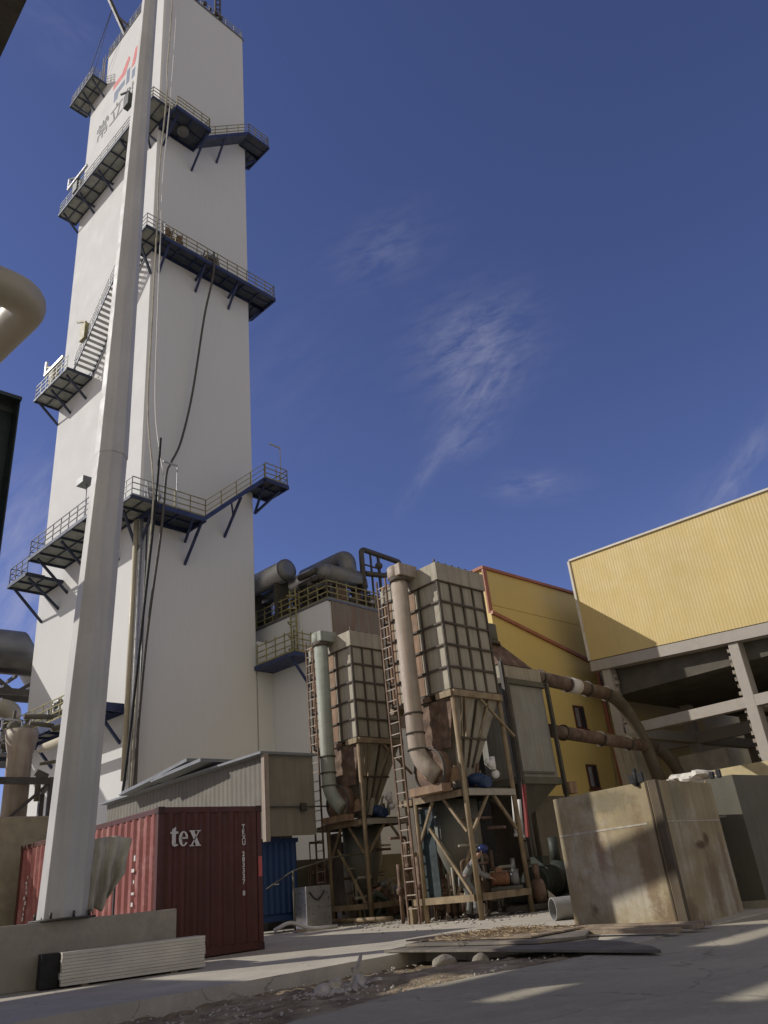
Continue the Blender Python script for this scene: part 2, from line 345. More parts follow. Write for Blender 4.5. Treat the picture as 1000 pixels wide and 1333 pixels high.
# ================================================================= COLD BOX TOWER
TC = Vector((17.022, 36.197, 0)); TA = 4.0
def tl(px, py, z):  # picture point at height z -> tower frame
    p = onz(px, py, z) - TC; a = R(TA); return Vector((p.x * math.cos(a) + p.y * math.sin(a), -p.x * math.sin(a) + p.y * math.cos(a), z))
TW = thing('cold_box_tower', 'tall white sheet-clad cold box tower with wraparound blue walkways', 'tower', TC, TA)
sh = MB()
def octbox(mb, x0, y0, x1, y1, z0, z1, c=.12):
    mb.prism([(x0 + c, y0, z0), (x1 - c, y0, z0), (x1, y0 + c, z0), (x1, y1 - c, z0), (x1 - c, y1, z0), (x0 + c, y1, z0), (x0, y1 - c, z0), (x0, y0 + c, z0)], (0, 0, z1 - z0))
octbox(sh, 0, 0, 7.88, 12.05, 0, 66.4); sh.build('tower_shell', M_tower, TW)
sh = MB(); octbox(sh, .002, .002, 7.878, 9.55, 66.4, 70.3); sh.build('upper_shell', M_tower, TW)
sh = MB().box((7.885, .01, 0), (9.0, 8, 14.5)); sh.build('skirt_casing', M_tower, TW)
# roof rim with railing, boom and mast
rf = MB().box((-.06, -.06, 70.3), (7.94, 9.6, 70.42)); rfo = rf.build('roof_rim', M_dkalu, TW)
rl = MB(); railing(rl, [(0, .1, 70.42), (7.8, .1, 70.42), (7.8, 9.4, 70.42), (0, 9.4, 70.42), (0, .1, 70.42)], 1.1, .9, .05); rl.build('roof_railing', M_greyrail, rfo)
kb = MB(); rk = random.Random(5)
for i in range(16): kb.ball((rk.uniform(-.05, .15) if i % 2 else rk.uniform(.3, 7.8), rk.uniform(.3, 9.2) if i % 2 else -.02, 70.75 + rk.uniform(-.1, .3)), rk.uniform(.12, .26), 7, 5)
kb.build('roof_fitting', M_darksteel, rfo)
b1 = tl(143, 0, 74.5); b0 = Vector((.1, 6.7, 70.6))
bo = MB().bar(b0, b0 + (b1 - b0) * 1.4, .28); bo.bar((.1, 5.9, 70.6), b0 + (b1 - b0) * .55, .16); bo.build('hoist_boom', M_darksteel, TW)
rp = MB(); tip = b0 + (b1 - b0) * .8
rp.tube([tip, (-1.0, 11.6, 67.6)], .03, 5).tube([tip, (-.9, 10.2, 67.6)], .02, 5); rp.build('hoist_rope', M_darksteel, TW)
ms = MB().bar((5.1, .3, 70.4), (5.1, .3, 75), .12).bar((5.6, .3, 70.4), (5.6, .3, 75), .12).bar((5.35, .6, 70.4), (5.35, .6, 75), .12)
for i in range(6): ms.bar((5.1, .3, 70.8 + i * .7), (5.6, .3, 71.3 + i * .7), .05).bar((5.6, .3, 71.0 + i * .7), (5.35, .6, 71.4 + i * .7), .05)
ms.build('lattice_mast', M_darksteel, TW)

M_deck = mat('deck_plate', (.27, .28, .25), .7, var=.25, bump=.05)
M_deckblue = mat('deck_plate_blue', (.06, .07, .095), .7, var=.25, bump=.05)
def deck(x0, x1, y0, y1, z, rails, rmat, brk=(), fm=M_navy, dm=M_deck, step=1.0, tk=.18, lab=None):
    d = MB().box((x0 + .05, y0 + .05, z - .05), (x1 - .05, y1 - .05, z)).build('platform', dm, TW)
    f = MB(); t = tk
    for a, b in (((x0, y0), (x1, y0)), ((x1, y0), (x1, y1)), ((x1, y1), (x0, y1)), ((x0, y1), (x0, y0))):
        f.bar((*a, z - t / 2 - .02), (*b, z - t / 2 - .02), .09, t)
    lx, ly = x1 - x0, y1 - y0
    if ly > lx:
        n = max(1, int(round(ly / 1.4)))
        for i in range(1, n): f.bar((x0, y0 + ly * i / n, z - .12), (x1, y0 + ly * i / n, z - .12), .07, .12)
        f.bar(((x0 + x1) / 2, y0, z - .1), ((x0 + x1) / 2, y1, z - .1), .05, .08)
    else:
        n = max(1, int(round(lx / 1.4)))
        for i in range(1, n): f.bar((x0 + lx * i / n, y0, z - .12), (x0 + lx * i / n, y1, z - .12), .07, .12)
        f.bar((x0, (y0 + y1) / 2, z - .1), (x1, (y0 + y1) / 2, z - .1), .05, .08)
    f.build('deck_frame', fm, d)
    for p in rails:
        r = MB(); railing(r, [(a, b, z) for a, b in p], 1.1, step, .045); r.build('railing', rmat, d)
    for (p, q) in brk: MB().bar(p, q, .13, .13).build('bracket', fm, d)
    return d
def stair(p0, p1, wv, rmat, n, fm=M_navy, tm=M_tread):
    p0, p1, wv = Vector(p0), Vector(p1), Vector(wv)
    s = MB().bar(p0, p1, .06, .24).bar(p0 + wv, p1 + wv, .06, .24).build('stair', fm, TW)
    t = MB(); dh = (p1 - p0); dh.z = 0; dh = dh.normalized() * .13
    for i in range(1, n):
        p = p0.lerp(p1, i / n); t.prism([p - dh, p + dh, p + dh + wv, p - dh + wv], (0, 0, .035))
    t.build('tread', tm, s)
    r = MB(); q0, q1 = p0, p1; k = max(2, int((q1 - q0).length / 1.3))
    for i in range(k + 1): p = q0.lerp(q1, i / k); r.bar(p, p + Vector((0, 0, 1.1)), .045)
    for z in (1.1, .75, .4): r.bar(q0 + Vector((0, 0, z)), q1 + Vector((0, 0, z)), .045)
    r.build('railing', rmat, s); return s
# level 1 (top left)
deck(-1.35, .2, 9.2, 13.3, 66.5, [[(-1.3, 9.3), (-1.3, 13.2), (.2, 13.2)], [(-1.3, 9.3), (0, 9.3)]], M_greyrail,
     [((-1.2, 9.5, 66.3), (0, 9.5, 65.0)), ((-1.2, 12.8, 66.3), (0, 12.0, 65.0)), ((-1.2, 11.2, 66.3), (0, 11.2, 65.0))], step=.7)
lad = MB()
for i in range(12): lad.bar((-.1, 9.75, 66.6 + i * .3), (-.1, 10.15, 66.6 + i * .3), .03)
lad.bar((-.1, 9.75, 66.5), (-.1, 9.75, 71), .05).bar((-.1, 10.15, 66.5), (-.1, 10.15, 71), .05); lad.build('ladder', M_yelrail, TW)
# level 2
deck(-1.45, 0, 1.6, 12.6, 52.4, [[(-1.4, 1.6), (-1.4, 12.55), (0, 12.55)]], M_greyrail,
     [((-1.3, y, 52.2), (0, y, 50.9)) for y in (3.0, 6.4, 9.3, 12.0)] + [((-1.3, y + .5, 52.2), (0, y, 51.6)) for y in (6.4, 9.3)], step=1.1)
deck(-1.45, 0, -1.6, 1.55, 52.4, [[(-1.4, 1.5), (-1.4, -1.5), (.6, -1.5)]], M_yelrail, [((-1.2, 1.0, 52.2), (0, 0.2, 50.6)), ((-1.2, .1, 52.2), (0, 1.0, 50.6))], step=.9, dm=M_deck)
deck(.02, 2.9, -2.3, -.02, 52.05, [[(.1, -2.25), (2.85, -2.25), (2.85, -.1)]], M_yelrail, [((2.8, -2.1, 51.9), (2.8, 0, 49.6)), ((.4, -2.1, 51.9), (.4, 0, 50.3))], fm=M_blue, dm=M_deckblue, step=.7, tk=.32)
MB().tube([(1.4, -1.0, 51.95), (1.4, -1.0, 51.6)], .42, 16).build('vent_outlet', M_dkalu, TW)
stair((2.9, -1.35, 52.0), (7.2, -1.35, 56.2), (0, 1.1, 0), M_yelrail, 16, M_blue, M_navy)
MB().prism([(2.9, -.28, 51.85), (7.2, -.28, 56.05), (7.2, -1.3, 56.05), (2.9, -1.3, 51.85)], (0, 0, .03)).build('stair_soffit', M_deckblue, TW)
deck(7.2, 9.2, -1.4, -.02, 56.2, [[(7.2, -1.35), (9.15, -1.35), (9.15, .6)]], M_yelrail, [((5.0, -1.2, 54.0), (5.0, 0, 52.2))], fm=M_blue, dm=M_deckblue, step=.65)
deck(7.92, 9.2, -.02, 1.4, 56.2, [], M_yelrail, [((9.1, .2, 56.1), (7.9, .2, 54.4)), ((9.1, 1.2, 56.1), (7.9, 1.2, 54.4))], fm=M_blue, dm=M_deckblue)
# level 3
deck(-1.75, 0, 7.2, 12.1, 33.9, [[(-1.7, 7.4), (-1.7, 12.05), (0, 12.05)]], M_greyrail, [((-1.5, y, 33.7), (0, y, 32.4)) for y in (7.8, 10, 11.9)], step=.8, fm=M_navy)
stair((-1.3, 7.2, 33.9), (-1.3, .9, 40.1), (1.2, 0, 0), M_greyrail, 24)
deck(-1.35, 0, -1.5, .9, 40.15, [[(-1.3, .9), (-1.3, -1.45), (0, -1.45)]], M_greyrail, [((-1.1, -.2, 40), (0, .1, 38))], fm=M_navy)
deck(.02, 9.15, -1.42, -.02, 40.15, [[(.02, -1.38), (9.1, -1.38), (9.1, 1.3)]], M_yelrail, [((x, -1.2, 40), (x, 0, 38.3)) for x in (.5, 3.3, 6.0)] + [((x, -1.2, 40), (x, 0, 39.3)) for x in (3.3, 6.0)], fm=M_blue, dm=M_deckblue, step=.85, tk=.26)
deck(7.92, 9.15, -.02, 1.4, 40.15, [], M_yelrail, [((9.1, .2, 40), (7.9, .2, 38.4)), ((9.1, 1.3, 40), (7.9, 1.3, 38.4))], fm=M_blue, dm=M_deckblue, tk=.26)
# level 4
deck(-2.25, 0, .8, 8.7, 20.5, [[(-2.2, .9), (-2.2, 8.65), (-1.4, 8.65)]], M_darkrail, [((-2.0, y, 20.3), (0, y, 18.5)) for y in (2.0, 5.0, 8.0)], step=.95, fm=M_navy)
deck(-2.25, 0, 8.75, 11.3, 19.6, [[(-2.2, 8.8), (-2.2, 11.25), (-.1, 11.25)]], M_darkrail, [((-2.0, 11, 19.4), (0, 11.2, 17.6)), ((-2.0, 9, 19.4), (0, 9, 17.8))], step=.7, fm=M_navy)
deck(-1.6, 0, -1.9, .75, 20.5, [[(-1.55, .7), (-1.55, -1.85), (0, -1.85)]], M_greyrail, [((-1.2, -.4, 20.3), (0, .2, 18.6)), ((-.1, -1.7, 20.3), (0, 0, 18.4))], step=.7, fm=M_navy)
deck(.02, 3.0, -1.9, -.02, 20.45, [[(.02, -1.85), (3.0, -1.85)]], M_yelrail, [((2.9, -1.7, 20.3), (2.9, 0, 18.2)), ((2.3, -1.7, 20.3), (2.9, 0, 19.6))], fm=M_blue, dm=M_deckblue, step=.95, tk=.28)
stair((3.0, -1.85, 20.4), (7.3, -1.85, 24.3), (0, 1.0, 0), M_yelrail, 16, M_blue, M_blue)
MB().bar((5.6, -1.7, 22.6), (5.6, 0, 20.6), .13).bar((4.9, -1.7, 22.0), (5.6, -.9, 21.7), .1).build('bracket', M_blue, TW)
deck(7.3, 9.1, -2.0, .2, 24.35, [[(7.3, -1.95), (9.05, -1.95), (9.05, .15)]], M_yelrail, [((8.9, -1.4, 24.2), (8.0, .1, 22.9)), ((7.6, -1.4, 24.2), (8.0, .1, 22.9))], fm=M_blue, dm=M_deckblue, step=.7, tk=.24)
for x, z in ((8.6, 25.4), (1.1, 21.5)):  # small lamp posts on the rails
    MB().bar((x, -1.9, z - 1.1), (x, -1.9, z + 1.6), .05).bar((x, -1.9, z + 1.6), (x - .9, -1.9, z + 1.6), .06, .1).build('lamp_post', M_greyrail, TW)
MB().bar((-1.9, 2.6, 20.5), (-1.9, 2.6, 23.0), .05).box((-2.3, 2.3, 22.9), (-1.7, 3.1, 23.3)).build('floodlight', M_dkalu, TW)
# level 5
deck(-1.6, 0, .2, 11.4, 10.2, [[(-1.55, .2), (-1.55, 11.35)]], M_yelrail, [((-1.4, y, 10.0), (0, y, 8.4)) for y in (.8, 4, 8, 11)], fm=M_blue, dm=M_deck, step=1.0, tk=.4)
vb = MB(); rk = random.Random(11)
for i in range(26):
    y = rk.uniform(2, 11.5); vb.ball((-1.0 + rk.uniform(-.5, .6), y, 10.5 + rk.uniform(0, .9)), rk.uniform(.1, .28), 8, 6)
    if i % 2: vb.tube([(-1, y, 10.2), (-1, y, 11.3)], .07, 7).tube([(-1.3, y, 10.8), (0, y, 10.8)], .08, 8)
vb.build('valve_cluster', M_dkalu, TW)
# valves and fittings on the upper walkways
rk = random.Random(21)
for (x0, x1, z, m, k) in ((.5, 1.9, 40.3, M_rust, 9), (3.3, 4.8, 40.3, M_darkrail, 5), (.2, 1.2, 52.5, M_yelrail, 5), (.1, .8, 20.6, M_greyrail, 3)):
    vb = MB()
    for i in range(k):
        x = rk.uniform(x0, x1); vb.ball((x, -.6, z + rk.uniform(.5, 1.5)), rk.uniform(.14, .3), 8, 6).bar((x, -.6, z), (x + rk.uniform(-.3, .3), -.6, z + rk.uniform(1, 2)), .07)
    vb.bar((x0, -.6, z + .9), (x1, -.6, z + 1.0), .09); vb.build('valve_cluster', m, TW)
for (y, z) in ((9.6, 53.5), (2.0, 56.0), (5.7, 36.3), (10.0, 35.0)):
    MB().box((-1.5, y, z - .7), (-1.1, y + .7, z + .6)).bar((-1.45, y, z + .6), (-1.6, y + 1.0, z + 1.1), .12).build('control_box', M_pump if z > 50 else M_yelrail, TW)
# canopy roofs with pale gutter at the far ends of the left walkways
for (z, y0, y1) in ((54.0, 8.0, 11.2), (35.7, 8.6, 11.4)):
    MB().bar((-1.5, y0, z), (-1.5, y1, z), .16, .22).bar((-1.5, y1 - .1, z), (-1.5, y1 - .1, z + 1.1), .16).bar((-1.5, y1 - .3, z + .3), (-.6, y1 - .6, z + 1.0), .3).build('cable_tray', M_alu, TW)
# pipes down the near corner
for (x, y, r, m, z1, z0) in ((-.28, -.2, .13, M_beige, 20, 6.5), (-.1, -.42, .10, M_alu, 20, 0), (.35, -.25, .05, M_dkalu, 20, 0)):
    MB().tube([(x, y, z0), (x, y, z1)], r, 10).build('corner_pipe', m, TW)
pipe([(-1.6, 6, 9.0), (-1.6, .3, 9.0), (-1.6, .3, 2)], .2, .5).build('drain_pipe', M_beige, TW)
# lettering and emblem on the left face
lg = MB()
def fp(pts, m, nm): MB().prism([(-.012, y, z) for y, z in pts], (.01, 0, 0)).build(nm, m, TW)
fp([(7.9, 64.2), (5.9, 64.2), (5.2, 65.6), (5.5, 66.2), (6.5, 64.9), (7.9, 64.9)], M_logored, 'emblem'); fp([(4.9, 63.9), (4.3, 63.9), (3.9, 66.0), (4.4, 66.0)], M_logored, 'emblem')
fp([(7.6, 63.6), (5.9, 63.6), (5.9, 62.9), (6.9, 62.9), (7.0, 62.3), (7.6, 62.3)], M_logoblue, 'emblem'); fp([(5.6, 64.3), (5.1, 64.3), (5.1, 62.5), (5.6, 62.5)], M_logoblue, 'emblem'); fp([(4.7, 63.4), (3.9, 63.4), (3.9, 62.3), (4.7, 62.3)], M_logoblue, 'emblem')
text_mesh('\u5e38\u7acb\u80fd', 'lettering', M_ink, TW, (-.014, 10.4, 59.8), (0, -1, 0), (0, 0, 1), 2.3, .002, .01)
# hoses and ropes hanging on the tower
def hang(name, pts, r, m, label, cat, grp=None):
    P = [Vector(p) for p in pts]; out_ = []
    for i in range(len(P) - 1):
        a, b, c, d = P[max(i - 1, 0)], P[i], P[i + 1], P[min(i + 2, len(P) - 1)]
        for k in range(6):
            t = k / 6; out_.append(.5 * ((2 * b) + (c - a) * t + (2 * a - 5 * b + 4 * c - d) * t * t + (3 * b - a - 3 * c + d) * t ** 3))
    out_.append(P[-1]); o = MB().tube(out_, r, 7).build(name, m); o.location = TC; o.rotation_euler = (0, 0, R(TA)); return tag(o, label, cat, grp)
hang('hose', [(3.76, -1.5, 41.1), (3.72, -1.5, 39.0), (3.45, -.9, 35.7), (2.9, -.5, 29.6), (2.1, -.6, 25.7), (1.1, -1.2, 23.6), (.35, -2.0, 22.2), (.15, -2.05, 19), (0, -1.2, 12.7), (-.15, -.8, 5.0)], .07, M_darksteel,
     'dark hose slung from the third walkway of the white tower down to its lower corner', 'hose')
hang('hose', [(-.1, -2.05, 24.4), (-.25, -2.0, 20), (-.45, -1.6, 14), (-.75, -1.3, 7.5), (-1.0, -1.0, 3)], .07, M_black, 'straight black hose dropping from the fourth walkway at the tower corner', 'hose')
hang('rope', [(.45, -.5, 70.6), (.2, -.7, 62), (-.2, -1.2, 57), (-.8, -2.4, 53.2), (-.8, -2.3, 51.5), (-.35, -1.0, 46), (-.7, -1.7, 41.2), (-.7, -1.65, 39.5), (-.25, -.8, 33), (-.2, -.7, 27), (-.5, -2.05, 22), (-.4, -2.0, 19.5), (-.1, -.8, 12), (-.1, -.6, 6)], .05, M_cloth, 'pale rope hanging down the whole shaded side of the tower corner', 'rope')
hang('rope', [(.9, -.5, 70.6), (.5, -.9, 61), (-.55, -2.5, 53.2), (-.5, -2.3, 51.5), (-.1, -1.1, 46), (-.45, -1.7, 41.2), (.05, -.9, 33), (.3, -.7, 27), (.15, -2.05, 22.2)], .04, M_white, 'thin white rope beside the tower corner from roof to fourth walkway', 'rope')

# ================================================================= ANNEX
AN = thing('annex_building', 'low white box annex with rust-streaked side and roof railings beside the tower', 'building', TC, TA)
sh = MB().box((9.01, -4.92, 0), (20, 8, 15.7)); sh.build('casing', M_tower, AN)
M_annrust = mat('annex_stained_sheet', (.20, .17, .125), .75, var=.15, scale=.6, streak=(.20, .10, .055), samt=.75, bump=.08)
MB().box((9.3, -5.0, 9), (20, -4.925, 15.72)).build('stained_panel', M_annrust, AN)
MB().box((8.95, -5.04, 15.72), (20, 8, 15.85)).build('roof_edge', M_dkalu, AN)
rl = MB(); railing(rl, [(20, -4.9, 15.85), (9.1, -4.9, 15.85), (9.1, 4, 15.85)], 1.2, .8, .06); rl.build('roof_railing', M_yelrail, AN)
d = MB().box((7.6, -3.6, 12.7), (8.98, -.05, 12.95)); d.build('walkway', M_blue, AN)
rl = MB(); railing(rl, [(7.65, -.3, 12.95), (7.65, -3.55, 12.95), (8.9, -3.55, 12.95)], 1.25, .8, .05); rl.build('walkway_railing', M_yelrail, AN)
MB().bar((7.7, -3.2, 12.7), (8.98, -3.2, 11.2), .12).build('bracket', M_blue, AN)
ld = MB().bar((8.8, -2.0, 12.9), (8.8, -2.0, 17.2), .06).bar((8.8, -2.5, 12.9), (8.8, -2.5, 17.2), .06)
for i in range(14): ld.bar((8.8, -2.0, 13.1 + i * .3), (8.8, -2.5, 13.1 + i * .3), .04)
for i in range(5): ld.bar((8.8, -1.9, 13.5 + i * .8), (8.35, -2.25, 13.5 + i * .8), .05).bar((8.35, -2.25, 13.5 + i * .8), (8.8, -2.6, 13.5 + i * .8), .05)
ld.build('caged_ladder', M_yelrail, AN)
def atl(o):
    o.location = TC; o.rotation_euler = (0, 0, R(TA)); return o
v1 = thing('storage_vessel', 'large pale horizontal vessel on the annex roof right beside the tower edge', 'tank', TC, TA)
MB().tube([(9.25, 9, 18.85), (9.25, -1.2, 18.85)], .66, 24).build('vessel_shell', M_alu, v1)
MB().tube([(9.25, -1.2, 18.85), (9.25, -1.4, 18.85), (9.25, -1.52, 18.85)], [.7, .68, .4], 24).build('end_cap', M_dkalu, v1)
for y in (-.6, 2): MB().box((9.0, y, 15.86), (9.9, y + .3, 18.5)).build('saddle', M_darksteel, v1)
v2 = thing('storage_vessel', 'smaller white vessel behind the yellow roof rails, between big vessel and grey elbow duct', 'tank', TC, TA)
MB().tube([(10.4, 5, 18.3), (10.4, -2.6, 18.3)], .5, 20).build('vessel_shell', M_alu, v2)
MB().tube([(10.4, -2.6, 18.3), (10.4, -2.75, 18.3)], [.5, .3], 20).build('end_cap', M_alu, v2)
for y in (-2, 2): MB().box((10.1, y, 15.86), (10.7, y + .25, 17.9)).build('saddle', M_darksteel, v2)
dk = thing('roof_duct', 'dull grey insulated duct with round elbow standing on the annex roof', 'duct', TC, TA)
pipe([(10.1, -3.8, 17.95), (12.6, -4.0, 17.95), (12.6, -4.0, 17.5)], .6, .3, 20).build('duct_body', M_dkalu, dk)
MB().ball((10.1, -3.8, 17.95), .6, 16, 10).build('domed_end', M_dkalu, dk)
pipe([(11.85, -4.0, 17.9), (11.85, -4.0, 19.35), (11.85, -2.6, 19.35), (11.85, 0, 19.35)], .52, .6, 20).build('riser', M_dkalu, dk)
MB().tube([(11.3, -3.7, 15.86), (11.3, -3.7, 17.6)], .45, 16).tube([(12.6, -3.8, 15.86), (12.6, -3.8, 17.6)], .33, 14).build('leg', M_rust, dk)
lp = thing('pipe_loop', 'thin dark pipe loop on posts rising above the annex roof', 'pipe', TC, TA)
pipe([(12.6, -4.5, 16), (12.6, -4.5, 19.9), (16.1, -4.6, 19.75), (14.6, -4.6, 18.5), (12.8, -4.5, 18.3)], .17, .35, 12).build('loop', M_darksteel, lp)
MB().bar((14.1, -4.5, 15.9), (14.1, -4.5, 19.8), .14).bar((13.4, -4.5, 15.9), (13.4, -4.5, 19.8), .1).bar((12.6, -4.5, 18.9), (14.1, -4.5, 18.9), .08).build('post', M_darksteel, lp)
MB().ball((14.1, -4.5, 19.1), .25, 8, 6).build('valve', M_darksteel, lp)
cl = MB(); rk = random.Random(31)
for i in range(80):
    x = rk.uniform(9.2, 13); y = rk.uniform(-4.6, 1.5); z = 15.9 + rk.uniform(.2, 2.2)
    k = rk.random()
    if k < .4: cl.tube([(x, y, 15.86), (x, y, z)], rk.uniform(.05, .14), 7)
    elif k < .7: cl.tube([(x, y, z), (x + rk.uniform(.5, 2), y, z)], rk.uniform(.06, .13), 7)
    else: cl.tube([(x, y, z), (x, y + rk.uniform(.5, 2), z)], rk.uniform(.08, .2), 8)
    if i % 3 == 0: cl.ball((x, y, z), rk.uniform(.15, .3), 8, 6)
atl(tag(pieces('valve_manifold', cl, M_darksteel), 'tangle of dark valves and small pipes behind the yellow rails on the annex roof', 'valves'))
cl = MB()
for i in range(18):
    x = rk.uniform(9.3, 14.5); y = rk.uniform(-4.5, 1.0); z = 16 + rk.uniform(.3, 1.9); cl.tube([(x, y, z), (x + rk.uniform(-.6, .6), y + rk.uniform(-.8, .8), z + rk.uniform(-.2, .2))], rk.uniform(.1, .2), 8)
atl(tag(pieces('pale_pipework', cl, M_alu), 'short pale insulated pipes glinting among dark valves on the annex roof', 'pipes'))
tk_ = MB(); tk_.box((13.6, -4.0, 15.86), (18.5, -1.0, 17.3)); atl(tag(tk_.build('roof_plant_box', M_annrust, bevel=.04), 'rust-stained plant box on the annex roof behind the tall dust collector', 'plant box'))

# ================================================================= YELLOW BUILDINGS
YW = 18.9
YB = thing('yellow_building', 'mustard yellow hall with orange roof trim and brown windows behind the dust collectors', 'building', (24.1, YW, 0), 0)
def yb(px, py): p = ony(px, py, YW); return (p.x - 24.1, 0, p.z)
zt = ony(628.6, 741, YW).z; xl = ony(628.6, 741, YW).x - 24.1
MB().box((xl, 0, 0), (xl + 30, 2.4, zt)).build('wall', M_yel2, YB)
MB().box((xl - .12, -.1, zt), (xl + 30, 2.5, zt + .12)).build('roof_trim', M_orange, YB)
MB().box((xl - .1, -.08, 6.5), (xl + .12, -.003, zt)).build('corner_trim', M_orange, YB)
band = [yb(655, 817), yb(768, 868), yb(800, 1020), yb(805, 1100)]
# lean-to in front, its sloping roof carrying the orange band
lt = [(xl - .3, -.3, 0), (band[3][0], -.3, 0), (band[1][0], -.3, band[1][2]), (xl - .3, -.3, band[0][2] + .4)]
MB().prism(lt, (0, .29, 0)).build('lean_to_wall', M_yel2, YB)
MB().bar((xl - .3, -.34, band[0][2] + .4), (band[1][0] + .1, -.34, band[1][2]), .12, .14).bar((band[1][0], -.34, band[1][2]), (band[1][0], -.34, 0), .12, .14).build('band_trim', M_orange, YB)
for (a, b) in (((743, 918), (766, 950)), ((760, 995), (783, 1027))):
    p = ony(*a, YW - .3); q = ony(*b, YW - .3); x0, x1, z1, z0 = p.x - 24.1, q.x - 24.1, p.z, q.z
    x0 += .08; x1 -= .1
    f = MB().box((x0, -.36, z0), (x1, -.32, z0 + .07)).box((x0, -.36, z1 - .07), (x1, -.32, z1)).box((x0, -.36, z0 + .07), (x0 + .07, -.32, z1 - .07)).box((x1 - .07, -.36, z0 + .07), (x1, -.32, z1 - .07)).box((x0 + .5 * (x1 - x0), -.36, z0 + .07), (x0 + .5 * (x1 - x0) + .05, -.32, z1 - .07)).build('window', M_frame, YB)
    MB().box((x0 + .07, -.345, z0 + .07), (x1 - .07, -.325, z1 - .07)).build('pane', M_glass, f)
    MB().box((x0 + .1, -.349, z0 + .09), (x0 + .45 * (x1 - x0), -.346, z1 - .1)).build('curtain', M_alu, f)
    MB().box((x0 - .05, -.42, z0 - .07), (x1 + .05, -.3, z0 - .003)).build('sill', M_frame, f)
sm = MB()
for i in range(1, 4): sm.box((xl, -.004, zt - i * 1.55), (xl + 30, -.0005, zt - i * 1.55 + .03))
sm.build('sheet_seam', mat('seam_shade', (.40, .25, .06), .7), YB)
# half-built hall with bright yellow corrugated cladding
FX = 28.6
HB = thing('cladded_hall', 'open concrete frame hall topped with pale yellow corrugated cladding', 'building', (FX, 0, 0), 0)
def hb(px, py): p = onx(px, py, FX); return Vector((0, p.y, p.z))
a, b, c, d = hb(743.5, 731.6), hb(1000, 639.5), hb(772, 860), hb(1000, 809.6)
st = (b.z - a.z) / (b.y - a.y); sb = (d.z - c.z) / (d.y - c.y)
ye = -3.0
topz = lambda y: a.z + st * (y - a.y)
botz = lambda y: c.z + sb * (y - c.y)
L_ = a.y - ye
cor = MB().corr((-.1, a.y, 0), (0, -1, 0), (0, 0, 1), L_, 1, (-1, 0, 0), .13, .0045, .4)
for v in cor.v: v.z = topz(v.y) if v.z > .5 else botz(v.y)
cor.build('cladding', M_yel, HB)
MB().prism([(-.06, a.y, botz(a.y)), (-.06, ye, botz(ye)), (-.06, ye, topz(ye)), (-.06, a.y, topz(a.y))], (.5, 0, 0)).build('wall', M_yel, HB)
MB().bar((-.1, a.y, topz(a.y) + .03), (-.1, ye, topz(ye) + .03), .16, .08).bar((-.12, a.y + .05, botz(a.y)), (-.12, a.y + .05, topz(a.y)), .1, .1).build('edge_trim', M_plaster, HB)
yR = onx(966, 880, FX).y; yRb = onx(1010, 1010, FX).y
beam_h = .42
MB().prism([(-.08, a.y + .1, botz(a.y) - .02), (-.08, ye, botz(ye) - .02), (-.08, ye, botz(ye) - .02 - beam_h), (-.08, a.y + .1, botz(a.y) - .02 - beam_h)], (.55, 0, 0)).build('edge_beam', M_beamc, HB)
cols_y = [a.y - .5, yR, yR - 7.5]
ym = onx(850, 945, FX); ym2 = onx(955, 915, FX); zm = (ym.z + ym2.z) / 2
for i, y in enumerate(cols_y):
    for x in (0.02, 6.0, 12.0):
        w_ = .19 if x < 1 else .2
        MB().box((x, y - w_, 0), (x + .5, y + w_, botz(y) - .45)).build('column', M_beamc, HB, bevel=.02)
MB().box((.03, ye, zm - .18), (.42, a.y - .8, zm + .20)).build('floor_beam', M_beamc, HB)
MB().box((6.05, ye, zm - .25), (6.4, a.y + 2, zm + .25)).build('floor_beam', M_beamc, HB)
for y in cols_y: MB().box((.55, y - .2, zm - .2), (12, y + .2, zm + .2)).box((.55, y - .2, botz(y) - 1.1), (12, y + .2, botz(y) - .62)).build('cross_beam', M_beamc, HB)
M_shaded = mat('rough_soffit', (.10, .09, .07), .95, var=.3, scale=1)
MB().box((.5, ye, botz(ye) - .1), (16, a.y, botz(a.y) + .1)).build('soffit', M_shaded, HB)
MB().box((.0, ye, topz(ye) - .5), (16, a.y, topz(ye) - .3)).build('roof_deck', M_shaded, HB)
nets = MB()
rk = random.Random(4)
for i in range(9):
    y0 = rk.uniform(2, a.y - 2); x0 = rk.uniform(1, 8); nets.tube(arc((x0, y0, botz(y0) - .2), (x0 + 1, y0 - 2, botz(y0) - 1.4), (x0 + 2, y0 - 4, botz(y0) - .2), 10), .03, 5)
nets.build('hanging_cable', M_darksteel, HB)
bw = MB(); xb = 15.5
ops = [(3.2, 4.6, 2.0, 4.0), (5.2, 6.3, 2.0, 4.0), (8.2, 9.6, 1.8, 3.9), (3.4, 4.0, 5.3, 6.1), (4.4, 5.4, 5.0, 6.2), (6.0, 6.4, 5.2, 5.9), (12.5, 14.0, 5.0, 6.5), (-1.5, 0.8, 2, 6)]
ys = sorted({ye, a.y} | {o[0] for o in ops} | {o[1] for o in ops}); zs = sorted({0, 8.2} | {o[2] for o in ops} | {o[3] for o in ops})
for i in range(len(ys) - 1):
    for j in range(len(zs) - 1):
        cy_, cz_ = (ys[i] + ys[i + 1]) / 2, (zs[j] + zs[j + 1]) / 2
        if not any(o[0] < cy_ < o[1] and o[2] < cz_ < o[3] for o in ops): bw.box((xb, ys[i], zs[j]), (xb + .2, ys[i + 1], zs[j + 1]))
bw.build('rear_wall', M_shaded, HB)
